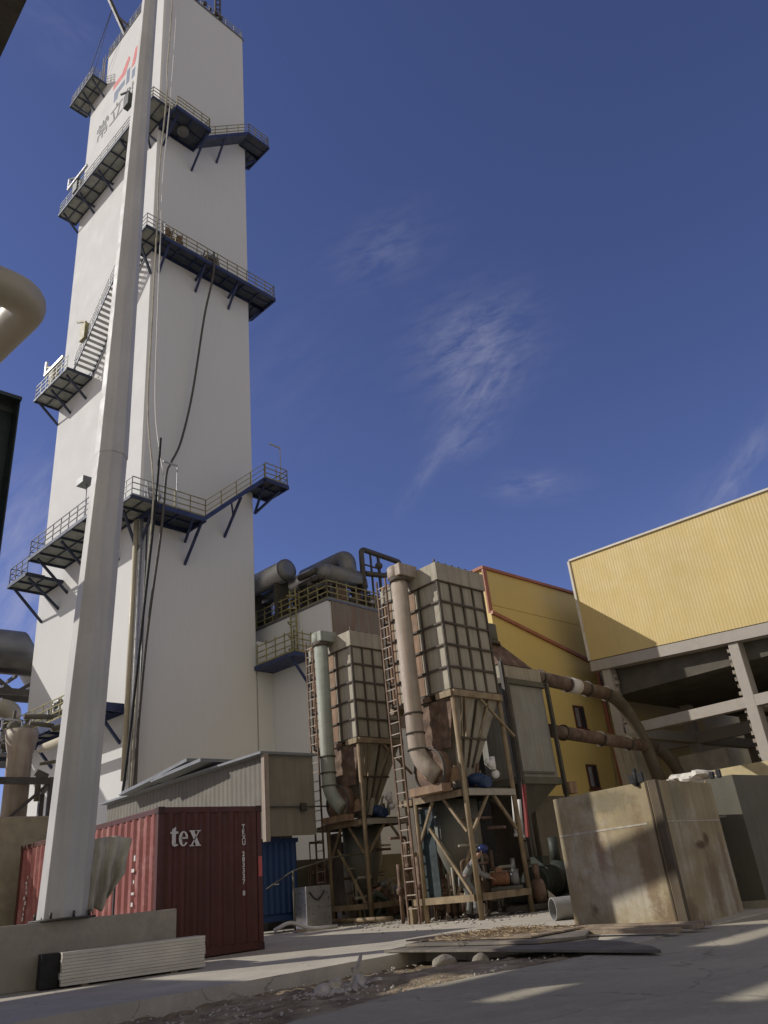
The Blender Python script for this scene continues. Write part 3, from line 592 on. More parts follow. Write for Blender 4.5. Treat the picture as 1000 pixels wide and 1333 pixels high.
# toothed brick infill against the columns
bk = MB()
for y, zz0, zz1 in ((yR + .24, zm + .3, botz(yR) - .7), (yR + .24, 0.3, zm - .3), (cols_y[0] - .24, zm + .3, botz(a.y) - .9)):
    z = zz0; k = 0
    while z < zz1:
        s_ = 1 if y > yR - .1 and y < a.y - 1 else -1
        bk.box((.14, y - s_ * .06, z), (.30, y + s_ * (rk.uniform(-.03, .03) if k % 2 else rk.uniform(.05, .12)), z + .13)); z += .131; k += 1
    bk.build('brick_infill', M_brick, HB); bk = MB()
pw = onx(940, 1000, FX); pw2 = onx(1000, 1022, FX)
MB().box((-.4, ye, 0), (-.2, pw.y + .4, pw.z - .05)).build('low_wall', mat('cream_low_wall', (.50, .42, .24), .8), HB)
# tarred inner partition seen between the columns
MB().box((3, a.y - 3.2, 0), (3.3, a.y - 1.2, 4.6)).build('inner_wall', M_conc, HB)
# ================================================================= RED CONTAINER
CO = Vector((7.59, 14.69, 0)); CW, CL, CH = 2.36, 7.25, 2.69
RC = thing('shipping_container', 'dark red corrugated shipping container marked tex', 'container', CO, 0)
g = .09
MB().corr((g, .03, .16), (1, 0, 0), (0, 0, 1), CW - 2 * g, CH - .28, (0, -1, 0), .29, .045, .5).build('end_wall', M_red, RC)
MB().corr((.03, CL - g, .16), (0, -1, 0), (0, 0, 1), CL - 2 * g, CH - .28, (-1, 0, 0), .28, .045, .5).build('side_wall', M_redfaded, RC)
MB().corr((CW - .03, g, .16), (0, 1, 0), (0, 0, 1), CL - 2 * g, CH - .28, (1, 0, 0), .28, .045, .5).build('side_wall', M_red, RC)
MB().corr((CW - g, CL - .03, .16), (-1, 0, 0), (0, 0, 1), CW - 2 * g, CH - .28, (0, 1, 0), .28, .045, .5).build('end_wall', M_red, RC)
MB().box((.06, .06, CH - .06), (CW - .06, CL - .06, CH - .02)).box((.06, .06, .12), (CW - .06, CL - .06, .15)).build('roof_panel', M_red, RC)
fr = MB()
for x in (0, CW - .11):
    for y in (0, CL - .11): fr.box((x, y, .13), (x + .11, y + .11, CH - .13))
    fr.box((x, .11, .02), (x + .1, CL - .11, .16)).box((x, .11, CH - .12), (x + .1, CL - .11, CH - .01))
for y in (0, CL - .1): fr.box((.11, y, .02), (CW - .11, y + .1, .16)).box((.11, y, CH - .12), (CW - .11, y + .1, CH - .01))
fr.build('corner_frame', M_red, RC, bevel=.008)
for x in (-.01, CW - .14):
    for y in (-.01, CL - .15):
        for z in (0, CH - .13): MB().box((x, y, z), (x + .15, y + .16, z + .13)).build('corner_casting', M_cast, RC, bevel=.01)
p0 = ony(222, 1102, CO.y - .05) - CO; p1 = ony(261, 1099, CO.y - .05) - CO
X_, Z_ = p0.x, p0.z; W_ = (p1.x - p0.x); u = W_ / 2.35
tx = MB()
def tq(pts): tx.prism([(X_ + x * u, -.036, Z_ + z * u) for x, z in pts], (0, -.006, 0))
tq([(.12, .16), (.42, .12), (.42, 1.28), (.12, 1.1)]); tq([(0, .82), (.12, .82), (.12, .97), (0, .97)]); tq([(.42, .82), (.6, .82), (.6, .97), (.42, .97)])
tq([(.12, .16), (.2, .03), (.36, -.02), (.56, .04), (.62, .14), (.5, .12), (.42, .18), (.3, .16)])
def ering(cx_, cz_, rx, rz):
    n = 26
    for i in range(n):
        a0 = R(8 + 320 * i / n); a1 = R(8 + 320 * (i + 1) / n)
        def wd(a_): return .55 - .33 * abs(math.cos(a_)) * (1 if math.cos(a_) < 0 else .55)
        P = []
        for a_, o_ in ((a0, 1), (a1, 1), (a1, 0), (a0, 0)):
            k = 1 if o_ else None
            if o_: P.append((cx_ + rx * math.cos(a_), cz_ + rz * math.sin(a_)))
            else:
                th = .24 if math.cos(a_) < -.2 else (.14 if math.cos(a_) < .2 else .17)
                P.append((cx_ + (rx - th) * math.cos(a_), cz_ + (rz - .09) * math.sin(a_)))
        tq(P)
ering(1.02, .48, .36, .5); tq([(.80, .47), (1.36, .47), (1.36, .57), (.80, .57)])
tq([(1.55, .94), (1.86, .94), (2.34, .02), (2.03, .02)]); tq([(2.2, .94), (2.28, .94), (1.72, .02), (1.6, .02)])
for x0, x1, z in ((1.48, 1.95, .94), (2.05, 2.4, .94), (1.5, 1.85, -.04), (1.95, 2.42, -.04)): tq([(x0, z), (x1, z), (x1, z + .07), (x0, z + .07)])
tx.build('lettering', M_white, RC)
s = 'TEXU 283337 8'; p0 = ony(317, 1073, CO.y - .05) - CO; p1 = ony(317, 1167, CO.y - .05) - CO
for i, ch in enumerate(s):
    if ch != ' ': text_mesh(ch, 'serial_character', M_white, RC, (p0.x - .03, -.036, p0.z + (p1.z - p0.z) * (i + .8) / len(s)), (1, 0, 0), (0, 0, 1), .12, .002, .004)
MB().box((CW - .1, -.006, 1.32), (CW - .01, -.001, 1.7)).build('label_plate', M_redsign, RC)
# worn white marks on the sunlit side
rk = random.Random(8); wm_ = MB()
for (yc, n_) in ((.9, 8), (6.55, 14)):
    for i in range(n_):
        z = .4 + i * (1.6 / n_); y = yc + rk.uniform(-.05, .05)
        wm_.box((-.022 - .0, y, z), (-.016, y + rk.uniform(.04, .12), z + rk.uniform(.04, .1)))
wm_.build('worn_marking', M_white, RC)

# ================================================================= SHED AND BLUE CONTAINER
SD = thing('shed', 'long grey fibre-sheet shed behind the red container with ochre end wall', 'shed', (14.0, 20.39, 0), 0)
zt_ = 4.88
MB().corr((0, 11, 2.5), (0, -1, 0), (0, 0, 1), 11, 2.35, (-1, 0, 0), .26, .014, .5).build('side_wall', M_shed, SD)
MB().box((.05, 4.0, 0), (1.75, 11, 2.5)).build('lower_wall', M_conc, SD)
MB().corr((0, 0, 2.54), (1, 0, 0), (0, 0, 1), 1.8, 2.3, (0, -1, 0), .35, .008, .6).build('end_wall', M_shed2, SD)
MB().bar((-.05, -.05, 2.4), (-.05, -.05, zt_), .16, .16).build('corner_post', M_duct, SD)
MB().box((-.25, -.12, zt_), (1.9, 11.2, zt_ + .07)).build('roof', M_roofm, SD)
MB().bar((-.07, -.07, 3.35), (2.3, -.07, 3.35), .04, .04).box((1.2, -.14, 3.22), (1.4, -.05, 3.45)).build('conduit', M_darksteel, SD)
RP = []
for i, (y, x, z) in enumerate(((2.3, -.5, .22), (3.0, -.6, .36), (4.8, -.5, .18))):
    o = MB().box((-.5, 0, 0), (1.2, 3.2, .05)).box((-.5, 0, .055), (1.2, 3.0, .1)).build('roof_sheet', M_roofm)
    o.location = (14.0 + x * .4, 20.39 + y * 1.15, zt_ + z); o.rotation_euler = (R(-3 if i != 1 else -5), R(0), R(2 - i * 2))
    tag(o, ('pale loose sheet pair lying nearest the shed corner', 'raised loose sheet jutting over the other sheets on the shed roof', 'loose sheet pair at the back of the shed roof by the tower pipes')[i], 'sheet', 'loose sheets on the shed roof')
BC = thing('blue_container', 'dark blue corrugated container under the shed end wall, right of red container', 'container', (14.08, 20.8, .25), 0)
MB().corr((0, 0, .25), (1, 0, 0), (0, 0, 1), 1.25, 1.9, (0, -1, 0), .2, .03, .5).build('end_wall', M_bluebox, BC)
MB().box((.02, .03, .2), (1.23, 1.34, 2.16)).build('body', M_bluebox, BC)
MB().box((-.04, -.05, .05), (1.3, 1.34, .2)).build('bottom_frame', M_bluebox, BC); MB().box((-.04, -.05, 2.14), (1.3, 1.34, 2.26)).build('top_frame', M_bluebox, BC)
MB().box((.3, -.045, 1.0), (.55, -.035, 1.03)).build('mark', M_white, BC)

# ================================================================= FOREGROUND LEFT: POLE, PLINTH, PANEL STACK
PD = thing('concrete_plinth', 'low poured concrete plinth wall carrying the tall pole', 'plinth', (0, 0, 0), 0)
sdir = (onz(267, 1261) - onz(78, 1288)).normalized(); sn = Vector((-sdir.y, sdir.x, 0))
e0 = onz(78, 1288)
azs = math.degrees(math.atan2(sdir.y, sdir.x))
PD.location = e0 + sn * .55; PD.rotation_euler = (0, 0, R(azs))
# right end of plinth where the ray through the picture's right end meets its face
def hit_line(px, p, dr):
    d = ray(px, 1200); t = (p.x * dr.y - p.y * dr.x) / (d.x * dr.y - d.y * dr.x); return EYE + d * t
pe = hit_line(230, PD.location, sdir); Lr = (pe - PD.location).dot(sdir)
MB().box((-3.5, 0, 0), (Lr, 1.6, .885)).build('wall', M_conc, PD, bevel=.015)
MB().box((-3.5, 1.6, 0), (Lr, 3.0, .6)).build('footing', M_conc, PD)
PS = thing('panel_stack', 'stack of long white sandwich panels with dark near end, against the plinth', 'panel stack', e0, azs)
stk_h = .46; n = 10; L2 = (onz(267, 1261) - e0).length; rk = random.Random(2)
for i in range(n):
    z = .03 + i * (stk_h - .03) / n; o = rk.uniform(-.012, .012)
    MB().box((0 + o, o * .6, z), (L2 + o, .5, z + (stk_h - .03) / n - .003)).build('panel', M_plaster, PS, bevel=.002)
MB().box((-.26, .14, .02), (-.016, .5, stk_h)).build('dark_end', M_black, PS); MB().box((.3, .05, 0), (.4, .45, .03)).box((1.6, .05, 0), (1.7, .45, .03)).build('bearer', M_wood, PS)  # black block gives the stack its dark end face
PL = thing('tall_pole', 'tall tapering octagonal galvanised pole standing on the concrete plinth', 'pole', (0, 0, 0), 0)
pb = Vector((5.45, 13.62, .885)); PL.location = pb
def octpole(mb, zs, twist=R(22.5), lean=(.024, -.018)):
    P = []
    for z, r in zs:
        for j in range(8):
            a_ = twist + math.pi / 4 * j; P.append((lean[0] * z + r * math.cos(a_), lean[1] * z + r * math.sin(a_), z))
    k = len(zs); fs = [(i * 8 + j, i * 8 + (j + 1) % 8, (i + 1) * 8 + (j + 1) % 8, (i + 1) * 8 + j) for i in range(k - 1) for j in range(8)] + [tuple(range(7, -1, -1)), tuple(range((k - 1) * 8, k * 8))]
    mb.add(P, fs)
m_ = MB(); octpole(m_, [(.03, .385), (9.0, .315)]); m_.build('shaft', M_pole, PL, bevel=.01)
m_ = MB(); octpole(m_, [(8.4, .33), (12, .285), (25.5, .20)], lean=(.0105, -.008))
for v in m_.v: v.x += .024 * 8.8 - .0105 * 8.8; v.y -= .018 * 8.8 - .008 * 8.8
m_.build('upper_shaft', M_pole, PL, bevel=.01)
m_ = MB().tube([(0, 0, 0), (0, 0, .03)], .5, 24); m_.build('base_plate', M_darksteel, PL)
for j in range(8):
    a_ = math.pi / 4 * j; MB().tube([(.43 * math.cos(a_), .43 * math.sin(a_), .03), (.43 * math.cos(a_), .43 * math.sin(a_), .12)], .022, 8).build('bolt', M_darksteel, PL)
MB().box((-.05, -.36, 2.35), (.05, -.29, 2.5)).build('cable_bracket', M_dkalu, PL)
# cloth hanging beside the pole
cv = []; cf = []; nx_, nz_ = 26, 30
c0 = Vector((5.74, 13.55, 0)); rk = random.Random(6)
for i in range(nx_ + 1):
    u_ = i / nx_
    for j in range(nz_ + 1):
        v_ = j / nz_; bot = .93 + .32 * max(0, u_ - .45) * 2 + .04 * math.sin(u_ * 23); z = 2.02 + .05 * math.sin(u_ * 3) - (2.02 - bot) * v_
        wdt = .70 * (1 - .22 * v_ * math.sin(v_ * 3)) * (1 if v_ < .7 else 1 - (v_ - .7) * 1.0)
        x = u_ * wdt; y = .07 * math.sin(u_ * 17 + v_ * 2.5) * (.4 + v_) + .03 * math.sin(v_ * 9 + u_ * 5)
        cv.append((x, y - .1, z))
for i in range(nx_):
    for j in range(nz_):
        a0 = i * (nz_ + 1) + j; cf.append((a0, a0 + 1, a0 + nz_ + 2, a0 + nz_ + 1))
o = MB().add(cv, cf, True).build('tarpaulin', M_cloth); o.location = c0
sdm = o.modifiers.new('solid', 'SOLIDIFY'); sdm.thickness = .012
tag(o, 'grey-brown ragged tarpaulin hanging beside the foot of the tall pole', 'tarpaulin')
MB().bar((5.75, 13.62, 2.04), (6.38, 13.62, 2.02), .035).bar((6.3, 13.66, .6), (6.3, 13.66, 2.06), .03).build('tarpaulin_rail', M_darksteel)
tag(C.objects['tarpaulin_rail'], 'thin dark rail and upright holding up the ragged tarpaulin', 'rail')
# block wall at far left
bwl = MB().box((0, 0, 0), (4.9, .3, 3.5)); p_ = hit_line(66, Vector((3, 19.0, 0)), Vector((1, .0, 0)))
o = bwl.build('block_wall', M_block, bevel=.03); o.location = (4.7, 22.8, 0); tag(o, 'brown rendered block wall at the left edge behind the plinth', 'wall')

# ================================================================= DUST COLLECTORS
def grid_face(mb, o, u, v, nrm, L, H, nu, nv, w=.05, d=.05):
    o, u, v, nrm = Vector(o), Vector(u), Vector(v), Vector(nrm)
    for i in range(nu + 1):
        p = o + u * (L * i / nu); mb.bar(p + nrm * d / 2, p + v * H + nrm * d / 2, w, d, up=nrm)
    for j in range(nv + 1):
        p = o + v * (H * j / nv); mb.bar(p + nrm * (d / 2 + .012), p + u * L + nrm * (d / 2 + .012), w, d, up=nrm)
def collector(loc, label, duct_m):
    D = thing('dust_collector', label, 'dust collector', loc, 0, 'dust collectors on steel legs')
    W, L = 1.85, 2.25
    MB().box((0, 0, 5.3), (W, L, 8.3)).build('casing', M_panel, D, bevel=.01)
    MB().box((-.012, L - .36, 5.28), (-.002, L - .01, 8.85)).box((-.012, .93, 5.35), (-.002, 1.22, 8.25)).build('access_panel', M_panelrust, D)
    rb = MB(); grid_face(rb, (0, 0, 5.3), (1, 0, 0), (0, 0, 1), (0, -1, 0), W, 3.0, 4, 5, .055, .045)
    rb.build('rib_grid', M_rib, D)
    rb = MB(); grid_face(rb, (0, 0, 5.3), (0, 1, 0), (0, 0, 1), (-1, 0, 0), L, 3.0, 3, 5, .05, .045); rb.build('rib_grid', M_rib, D)
    MB().box((-.08, -.08, 8.3), (W + .08, L - .45, 8.82)).build('top_box', M_panel, D, bevel=.015)
    MB().box((-.03, L - .44, 8.3), (W, L + .03, 8.72)).build('top_box', M_panel, D)
    bt = MB()
    for i in range(7): bt.ball((.1 + i * .28, -.02, 8.84), .04, 6, 4)
    bt.bar((.3, .3, 8.8), (.3, .3, 9.1), .05).tube([(.9, .5, 8.82), (.9, .5, 8.95)], .15, 10); bt.build('top_fitting', M_rib, D)
    # support ring
    rg = MB()
    for q0, q1 in (((-.04, -.04), (W + .04, -.04)), ((-.04, -.04), (-.04, .5)), ((W + .04, -.04), (W + .04, L)), ((-.04, L), (W, L))): rg.bar((*q0, 5.2), (*q1, 5.2), .14, .16)
    rg.build('support_ring', M_tan, D)
    MB().bar((-.04, .75, 5.2), (-.04, 1.15, 5.2), .12, .12).build('support_ring', M_rust, D)
    # hopper
    def frus(x0, x1, y0, y1, z1, a0, a1, b0, b1, z0): return MB().hexa([(a0, b0, z0), (a1, b0, z0), (a1, b1, z0), (a0, b1, z0), (x0, y0, z1), (x1, y0, z1), (x1, y1, z1), (x0, y1, z1)])
    h = frus(.03, W - .03, .03, 1.6, 5.12, .55, 1.05, .7, 1.15, 3.0).build('hopper', M_panel, D)
    hr = MB()
    for t_ in (.25, .5, .75):
        p = Vector((.03 + (W - .06) * t_, .0, 5.1)); q = Vector((.55 + .5 * t_, .67, 3.05)); hr.bar(p, p.lerp(q, .8), .04, .06)
    hr.bar((.3, .3, 4.15), (1.5, .33, 4.15), .05, .05); hr.build('hopper_rib', M_rib, h)
    MB().hexa([(-.0, .3, 3.9), (.02, .3, 3.9), (.02, 1.5, 3.9), (0, 1.5, 3.9), (-.0, .03, 5.1), (.02, .03, 5.1), (.02, 1.6, 5.1), (0, 1.6, 5.1)]).build('rusty_cheek', M_rust, h)
    dg = MB()
    for (x0, x1) in ((.25, .95), (.4, 1.1), (1.35, .6)): dg.bar((x0, -.06, 5.1), ((x0 + x1) / 2 - .25 if x0 > 1 else x0 - .15, -.06, 4.1), .04)
    dg.bar((1.0, -.05, 5.12), (W + .35, -.05, 4.2), .06).build('diagonal_strut', M_tan, D)
    # fan volute and inlet
    vo = MB().tube([(-.38, .75, 3.4), (-.05, .75, 3.4)], .5, 26).build('fan_volute', M_rust, D)
    MB().tube([(-.44, .75, 3.4), (-.38, .75, 3.4)], [.22, .26], 20).build('fan_hub', M_panelrust, vo)
    MB().tube([(-.40 , .75 + .52 * math.cos(t_ * math.pi / 16), 3.4 + .52 * math.sin(t_ * math.pi / 16)) for t_ in range(33)], .03, 6).build('volute_rim', M_darksteel, vo)
    MB().box((-.44, .35, 2.86), (-.1, 1.5, 3.05)).build('volute_base', M_panelrust, vo)
    # down duct
    dm = duct_m
    px_, py_ = -.46, 1.02
    pipe([(px_, py_, 8.62), (px_, py_, 3.75), (px_ + .1, .5, 3.2)], .23, .5, 20).build('down_duct', dm, D)
    cp = MB().tube([(px_, py_, 8.5), (px_, py_, 8.62)], .27, 20); cp.build('duct_collar', M_rib, D)
    cc = MB(); pr_ = [(px_ - .24, 0), (px_ + .36, 0)]
    cc.tube([(px_, py_ + .06, 8.62), (px_, py_ + .06, 8.93), (px_, py_ + .06, 8.99)], [.27, .27, .22], 20).box((px_ - .22, py_ - .3, 8.62), (.02, py_ + .2, 8.98)); cc.build('inlet_box', dm, D, bevel=.03)
    for z in (4.85, 4.35, 3.95): flange(MB(), (px_, py_, z), (0, 0, 1), .26, .04, 18).build('duct_flange', M_rib, D)
    # ladder
    ld = MB().bar((-.16, L + .0, .0), (-.16, L + .0, 9.0), .045).bar((-.16, L - .38, .0), (-.16, L - .38, 9.0), .045).build('ladder', M_rust, D)
    rg = MB()
    for i in range(29): rg.bar((-.16, L - .38, .35 + i * .3), (-.16, L, .35 + i * .3), .026)
    rg.build('rung', M_duct, ld)
    cg = MB()
    for i in range(5): cg.bar((-.16, L + .02, 5.45 + i * .62), (.0, L + .02, 5.45 + i * .62), .03).bar((-.05, L - .5, 5.3 + i * .6), (-.05, L, 5.3 + i * .6), .05)
    cg.build('ladder_stay', M_rib, ld)
    # legs and platforms
    for (x, y, z1) in ((0, 0, 5.12), (W, 0, 5.12), (W, L, 5.12), (-.02, L - .5, 2.9)): MB().tube([(x, y, 0), (x, y, z1)], .065, 12).build('leg', M_tan, D)
    MB().bar((0, L - .0, 0), (0, L, .55), .14).build('leg', M_tan, D)
    for z in (.47, 2.78):
        MB().bar((-.02, .1, z), (-.02, L + .05, z), .1, .15).build('beam', M_tan, D); MB().bar((.06, -.02, z), (W, -.02, z), .1, .15).build('beam', M_conc if z > 1 else M_tan, D)
        MB().bar((.06, L, z), (W, L, z), .1, .15).build('beam', M_darksteel, D); MB().bar((W, .06, z), (W, L, z), .1, .15).build('beam', M_darksteel, D)
    MB().box((.05, .05, 2.86), (W - .05, L - .05, 2.9)).build('platform_plate', M_darksteel, D)
    for p, q in (((0, .1, 1.9), (0, .75, 2.7)), ((.1, 0, 1.9), (.8, 0, 2.7)), ((0, L - .4, 1.6), (0, L - 1.1, 2.7)), ((0, .2, .55), (0, 1.35, 2.1)), ((W - .1, 0, 1.9), (W - .8, 0, 2.7))):
        MB().bar(p, q, .06).build('brace', M_tan, D)
    # conical bin below the platform
    MB().tube([(1.15, 1.5, 2.75), (1.15, 1.5, 1.75), (1.15, 1.5, .62)], [.62, .62, .2], 26).build('lower_bin', M_pump if False else mat('green_grey_bin', (.17, .17, .14), .65, var=.12, streak=(.2, .15, .09), samt=.5), D)
    MB().tube([(1.15, 1.5, .62), (1.15, 1.5, .15)], .16, 14).build('bin_outlet', M_rust, D)
    MB().box((.1, 1.3, .5), (.13, 1.9, 2.6)).build('side_sheet', M_greensteel if duct_m is M_duct else M_rib, D)
    # valve at the hopper mouth
    MB().tube([(.8, -.1, 3.02), (.8, .5, 3.02)], .14, 12).ball((.8, .25, 3.1), .26, 10, 7, (1.3, 1, .7)).build('rotary_valve', M_bluevalve, D)
    mm = MB().tube([(1.05, -.12, 3.3), (1.05, -.12, 3.62)], .07, 10).ball((.98, -.1, 3.45), .1, 8, 6).ball((1.12, -.1, 3.2), .11, 8, 6).ball((.84, -.12, 3.5), .07, 8, 6); mm.build('valve_motor', M_white, D)
    return D
big = collector((14.97, 13.336, 0), 'taller-looking nearer dust collector with cream panel grid and tan round duct', M_duct)
small = collector((16.68, 19.1, -.03), 'farther dust collector left of the nearer one, with greenish round duct', M_ductg)

# ================================================================= GAS COOLER
GC = thing('gas_cooler', 'tall grey flat-sided cooler vessel with brown hood and short stack', 'cooler', (19.25, 15.0, 0), 0)
MB().box((0, 0, 3.45), (2.0, 1.9, 6.25)).build('casing', mat('cooler_side', (.27, .265, .24), .7, var=.12, streak=(.19, .16, .11), samt=.6, bump=.08), GC, bevel=.01)
MB().box((-.1, -.1, 6.25), (2.1, 2.0, 6.42)).build('flange_ring', M_tankdark, GC); MB().box((-.1, -.1, 3.25), (2.1, 2.0, 3.45)).build('flange_ring', M_tankdark, GC); MB().box((.02, -.05, 3.55), (1.8, -.004, 3.62)).build('ledge', M_tankdark, GC)
MB().box((-.02, -.02, 6.43), (2.02, 1.92, 6.85)).build('upper_ring', M_panel, GC)
MB().hexa([(-.05, -.05, 6.86), (1.6, -.05, 6.86), (1.6, 1.95, 6.86), (-.05, 1.95, 6.86), (-.05, .5, 7.75), (.8, .5, 7.75), (.8, 1.4, 7.75), (-.05, 1.4, 7.75)]).build('hood', M_rust, GC)
st_ = MB().tube([(.40, .8, 7.7), (.40, .8, 8.35)], .46, 22).build('stack', M_tankdark, GC)
MB().tube([(.40, .8, 7.66), (.40, .8, 7.76)], .52, 22).build('stack_flange', M_rib, st_)
for x in (-.14, .0, 2.08): MB().bar((x, -.14, 0), (x, -.14, 6.9 if x < 0 else 6.4), .11).build('post', M_darksteel, GC)
for x in (-.12, 2.08): MB().bar((x, 1.95, 0), (x, 1.95, 6.3), .11).build('post', M_darksteel, GC)
MB().hexa([(.75, .6, 2.45), (1.15, .6, 2.45), (1.15, 1.0, 2.45), (.75, 1.0, 2.45), (.1, .02, 3.25), (1.9, .02, 3.25), (1.9, 1.7, 3.25), (.1, 1.7, 3.25)]).build('hopper', M_tankdark, GC)
MB().tube([(.95, .8, 2.45), (.95, .8, .9)], .19, 14).build('outlet_pipe', M_panel, GC)
for z in (2.35, 1.75, 1.2): flange(MB(), (.95, .8, z), (0, 0, 1), .24, .04).build('outlet_flange', M_rib, GC)
MB().bar((-.14, -.2, 3.3), (-.14, -.2, 7.0), .05).build('conduit', M_rib, GC)
for (pts, lb) in ((((697, 881), (790, 903), (846, 948), (856, 1015)), 'upper brown flanged duct running from the cooler to the hall column'),
                  (((722, 952), (852, 973), (884, 1000), (890, 1040)), 'lower brown flanged duct running from the cooler and bending down')):
    T_ = thing('exhaust_duct', lb, 'duct', (0, 0, 0), 0, 'brown ducts from the cooler')
    P = [ony(*pts[0], 15.25), ony(*pts[1], 15.25)]
    d_ = (P[1] - P[0]).normalized(); e_ = P[1] + Vector((1.9, 0, -.2)); e2 = e_ + Vector((.9, 0, -2.3)); r_ = .235 if 'upper' in lb else .215
    P[0] = P[0] - d_ * .3
    MB().tube([P[0], P[1]], r_, 18).build('straight_run', M_rustduct, T_)
    MB().tube(arc(P[1], P[1] + Vector((1.6, 0, -.2)), P[1] + Vector((2.3, 0, -3.0)), 12), r_ * 1.0, 18).build('elbow', mat('greenish_brown_duct', (.10, .08, .055), .7, var=.25), T_)
    Ld = (P[1] - P[0]).length
    for t_ in (.12, .45, .72, .99): flange(MB(), P[0] + d_ * Ld * t_, d_, r_ + .05, .06, 18).build('duct_flange', M_rib, T_)
    if 'upper' in lb: MB().tube([P[0] + d_ * Ld * .48, P[0] + d_ * Ld * .6], r_ + .03, 18).build('patch_wrap', M_white, T_)
# grey rectangular down duct behind the elbow
p_ = ony(815, 930, 16.2)
GD = thing('down_chute', 'tall pale grey sheet chute standing behind the brown duct elbows', 'chute', (p_.x, 16.2, 0), 0)
MB().hexa([(.3, 0, 0), (1.25, 0, 0), (1.25, .8, 0), (.3, .8, 0), (-.15, 0, 5.4), (.55, 0, 5.4), (.55, .8, 5.4), (-.15, .8, 5.4)]).build('chute_body', M_panel, GD)
MB().tube([(1.25, -.1, 0), (1.0, -.1, 3.2)], .1, 12).build('side_pipe', M_duct, GD)

# ================================================================= STEEL TANKS
tc = onz(897, 1206); tlf = onz(750, 1210); trt = onz(969, 1187)
az_t = math.degrees(math.atan2(trt.y - tc.y, trt.x - tc.x))
TK = thing('water_tank', 'large open-topped stained steel tank with pale weld seam and rust patch', 'tank', tc, az_t)
wt = (trt - tc).length; ht = 1.92
a_ = -R(az_t); lv = tlf - tc; lv = Vector((lv.x * math.cos(a_) - lv.y * math.sin(a_), lv.x * math.sin(a_) + lv.y * math.cos(a_), 0)); lt_ = lv.length; ln = lv.normalized()
def tkp(x, y, z=0): return Vector((x, 0, z)) + ln * y
def tbox(mb, x0, x1, y0, y1, z0, z1): return mb.hexa([tkp(x0, y0, z0), tkp(x1, y0, z0), tkp(x1, y1, z0), tkp(x0, y1, z0), tkp(x0, y0, z1), tkp(x1, y0, z1), tkp(x1, y1, z1), tkp(x0, y1, z1)])
m_ = MB(); tbox(m_, 0, wt, 0, .05, 0, ht); tbox(m_, 0, .05, .05, lt_, 0, ht); tbox(m_, wt - .05, wt, .05, lt_, 0, ht); tbox(m_, .05, wt - .05, lt_ - .05, lt_, 0, ht); tbox(m_, .05, wt - .05, .05, lt_ - .05, .01, .05); m_.build('shell', M_tank, TK)
m_ = MB(); tbox(m_, -.007, -.001, .3, lt_ - .02, 1.335, 1.36); tbox(m_, .05, wt - .02, -.007, -.001, 1.335, 1.352); m_.build('weld_seam', mat('weld_grey', (.42, .38, .30), .8, var=.3, scale=6), TK)
M_cornershade = mat('corner_shade_rust', (.10, .078, .05), .9, var=.3, streak=(.06, .035, .02), samt=.6)  # dark tone stands for the shaded corner chamfer, with rust streaks
ce = MB(); tbox(ce, -.02, .09, -.015, .13, 0, ht + .003); tbox(ce, -.012, -.004, .16, .19, 0, ht); ce.build('corner_strip', M_cornershade, TK)
p_ = tkp(0, .26)
lgm = MB().box((p_.x - .02, .2, ht), (p_.x + .04, .28, ht + .14)).box((p_.x - .02, .34, ht), (p_.x + .04, .42, ht + .12)).tube([(p_.x, .31, ht - .05), (p_.x, .31, ht + .2)], .035, 8); lgm.build('lifting_lug', M_black, TK)
rk = random.Random(12)
def blob(c, r, n=18, j=.25): return [(c[0] + r[0] * math.cos(2 * math.pi * i / n) * (1 + rk.uniform(-j, j) * .4), c[1] + r[1] * math.sin(2 * math.pi * i / n) * (1 + rk.uniform(-j, j))) for i in range(n)]
RU = (.085, .045, .02)
stains(M_tank, [((wt * .52, 0, 1.0), (.24, .3, .07), RU, .9), ((wt * .64, 0, 1.08), (.14, .3, .10), RU, .85), ((wt * .60, 0, .45), (.30, .3, .45), (.15, .085, .04), .6), ((wt * .9, 0, .6), (.12, .3, .8), (.16, .09, .04), .6),
    ((wt * .3, 0, 1.6), (.35, .3, .35), (.15, .14, .08), .6), ((0, 0, .1), (.5, .6, .35), (.13, .08, .04), .7), ((.1, .45, .9), (.3, .16, .9), (.16, .10, .05), .6), ((.2, 1.25, 1.0), (.3, .13, .5), (.17, .09, .045), .65),
    ((.2, 1.0, 1.75), (.3, .6, .2), (.14, .12, .07), .7), ((.2, 1.6, .25), (.3, .12, .15), (.09, .07, .04), .8)])
MB().tube([(wt - .03, .06, 0), (wt - .03, .06, ht + .05)], .02, 6).build('edge_tube', M_tan, TK)
p_ = onz(1000, 1180) ; t2 = onz(955, 1172)
TK2 = thing('water_tank', 'darker grey square steel tank standing behind the stained one at right edge', 'tank', (13.9, 6.25, 0), -2)
MB().box((0, 0, .12), (2.6, .05, 2.05)).box((0, .05, .12), (.05, 2.4, 2.05)).box((2.55, .05, .12), (2.6, 2.4, 2.05)).box((.05, 2.35, .12), (2.55, 2.4, 2.05)).box((.05, .05, .13), (2.55, 2.35, .17)).build('shell', M_tankdark, TK2)
MB().box((-.04, -.04, 0), (2.64, 2.44, .115)).build('skid', M_panel, TK2)
MB().box((-.007, .3, 1.4), (-.002, 2.3, 1.43)).build('weld_seam', M_conc, TK2)
MB().box((-.02, .2, 2.05), (.04, .27, 2.17)).box((-.02, .33, 2.05), (.04, .4, 2.15)).build('lifting_lug', M_black, TK2)
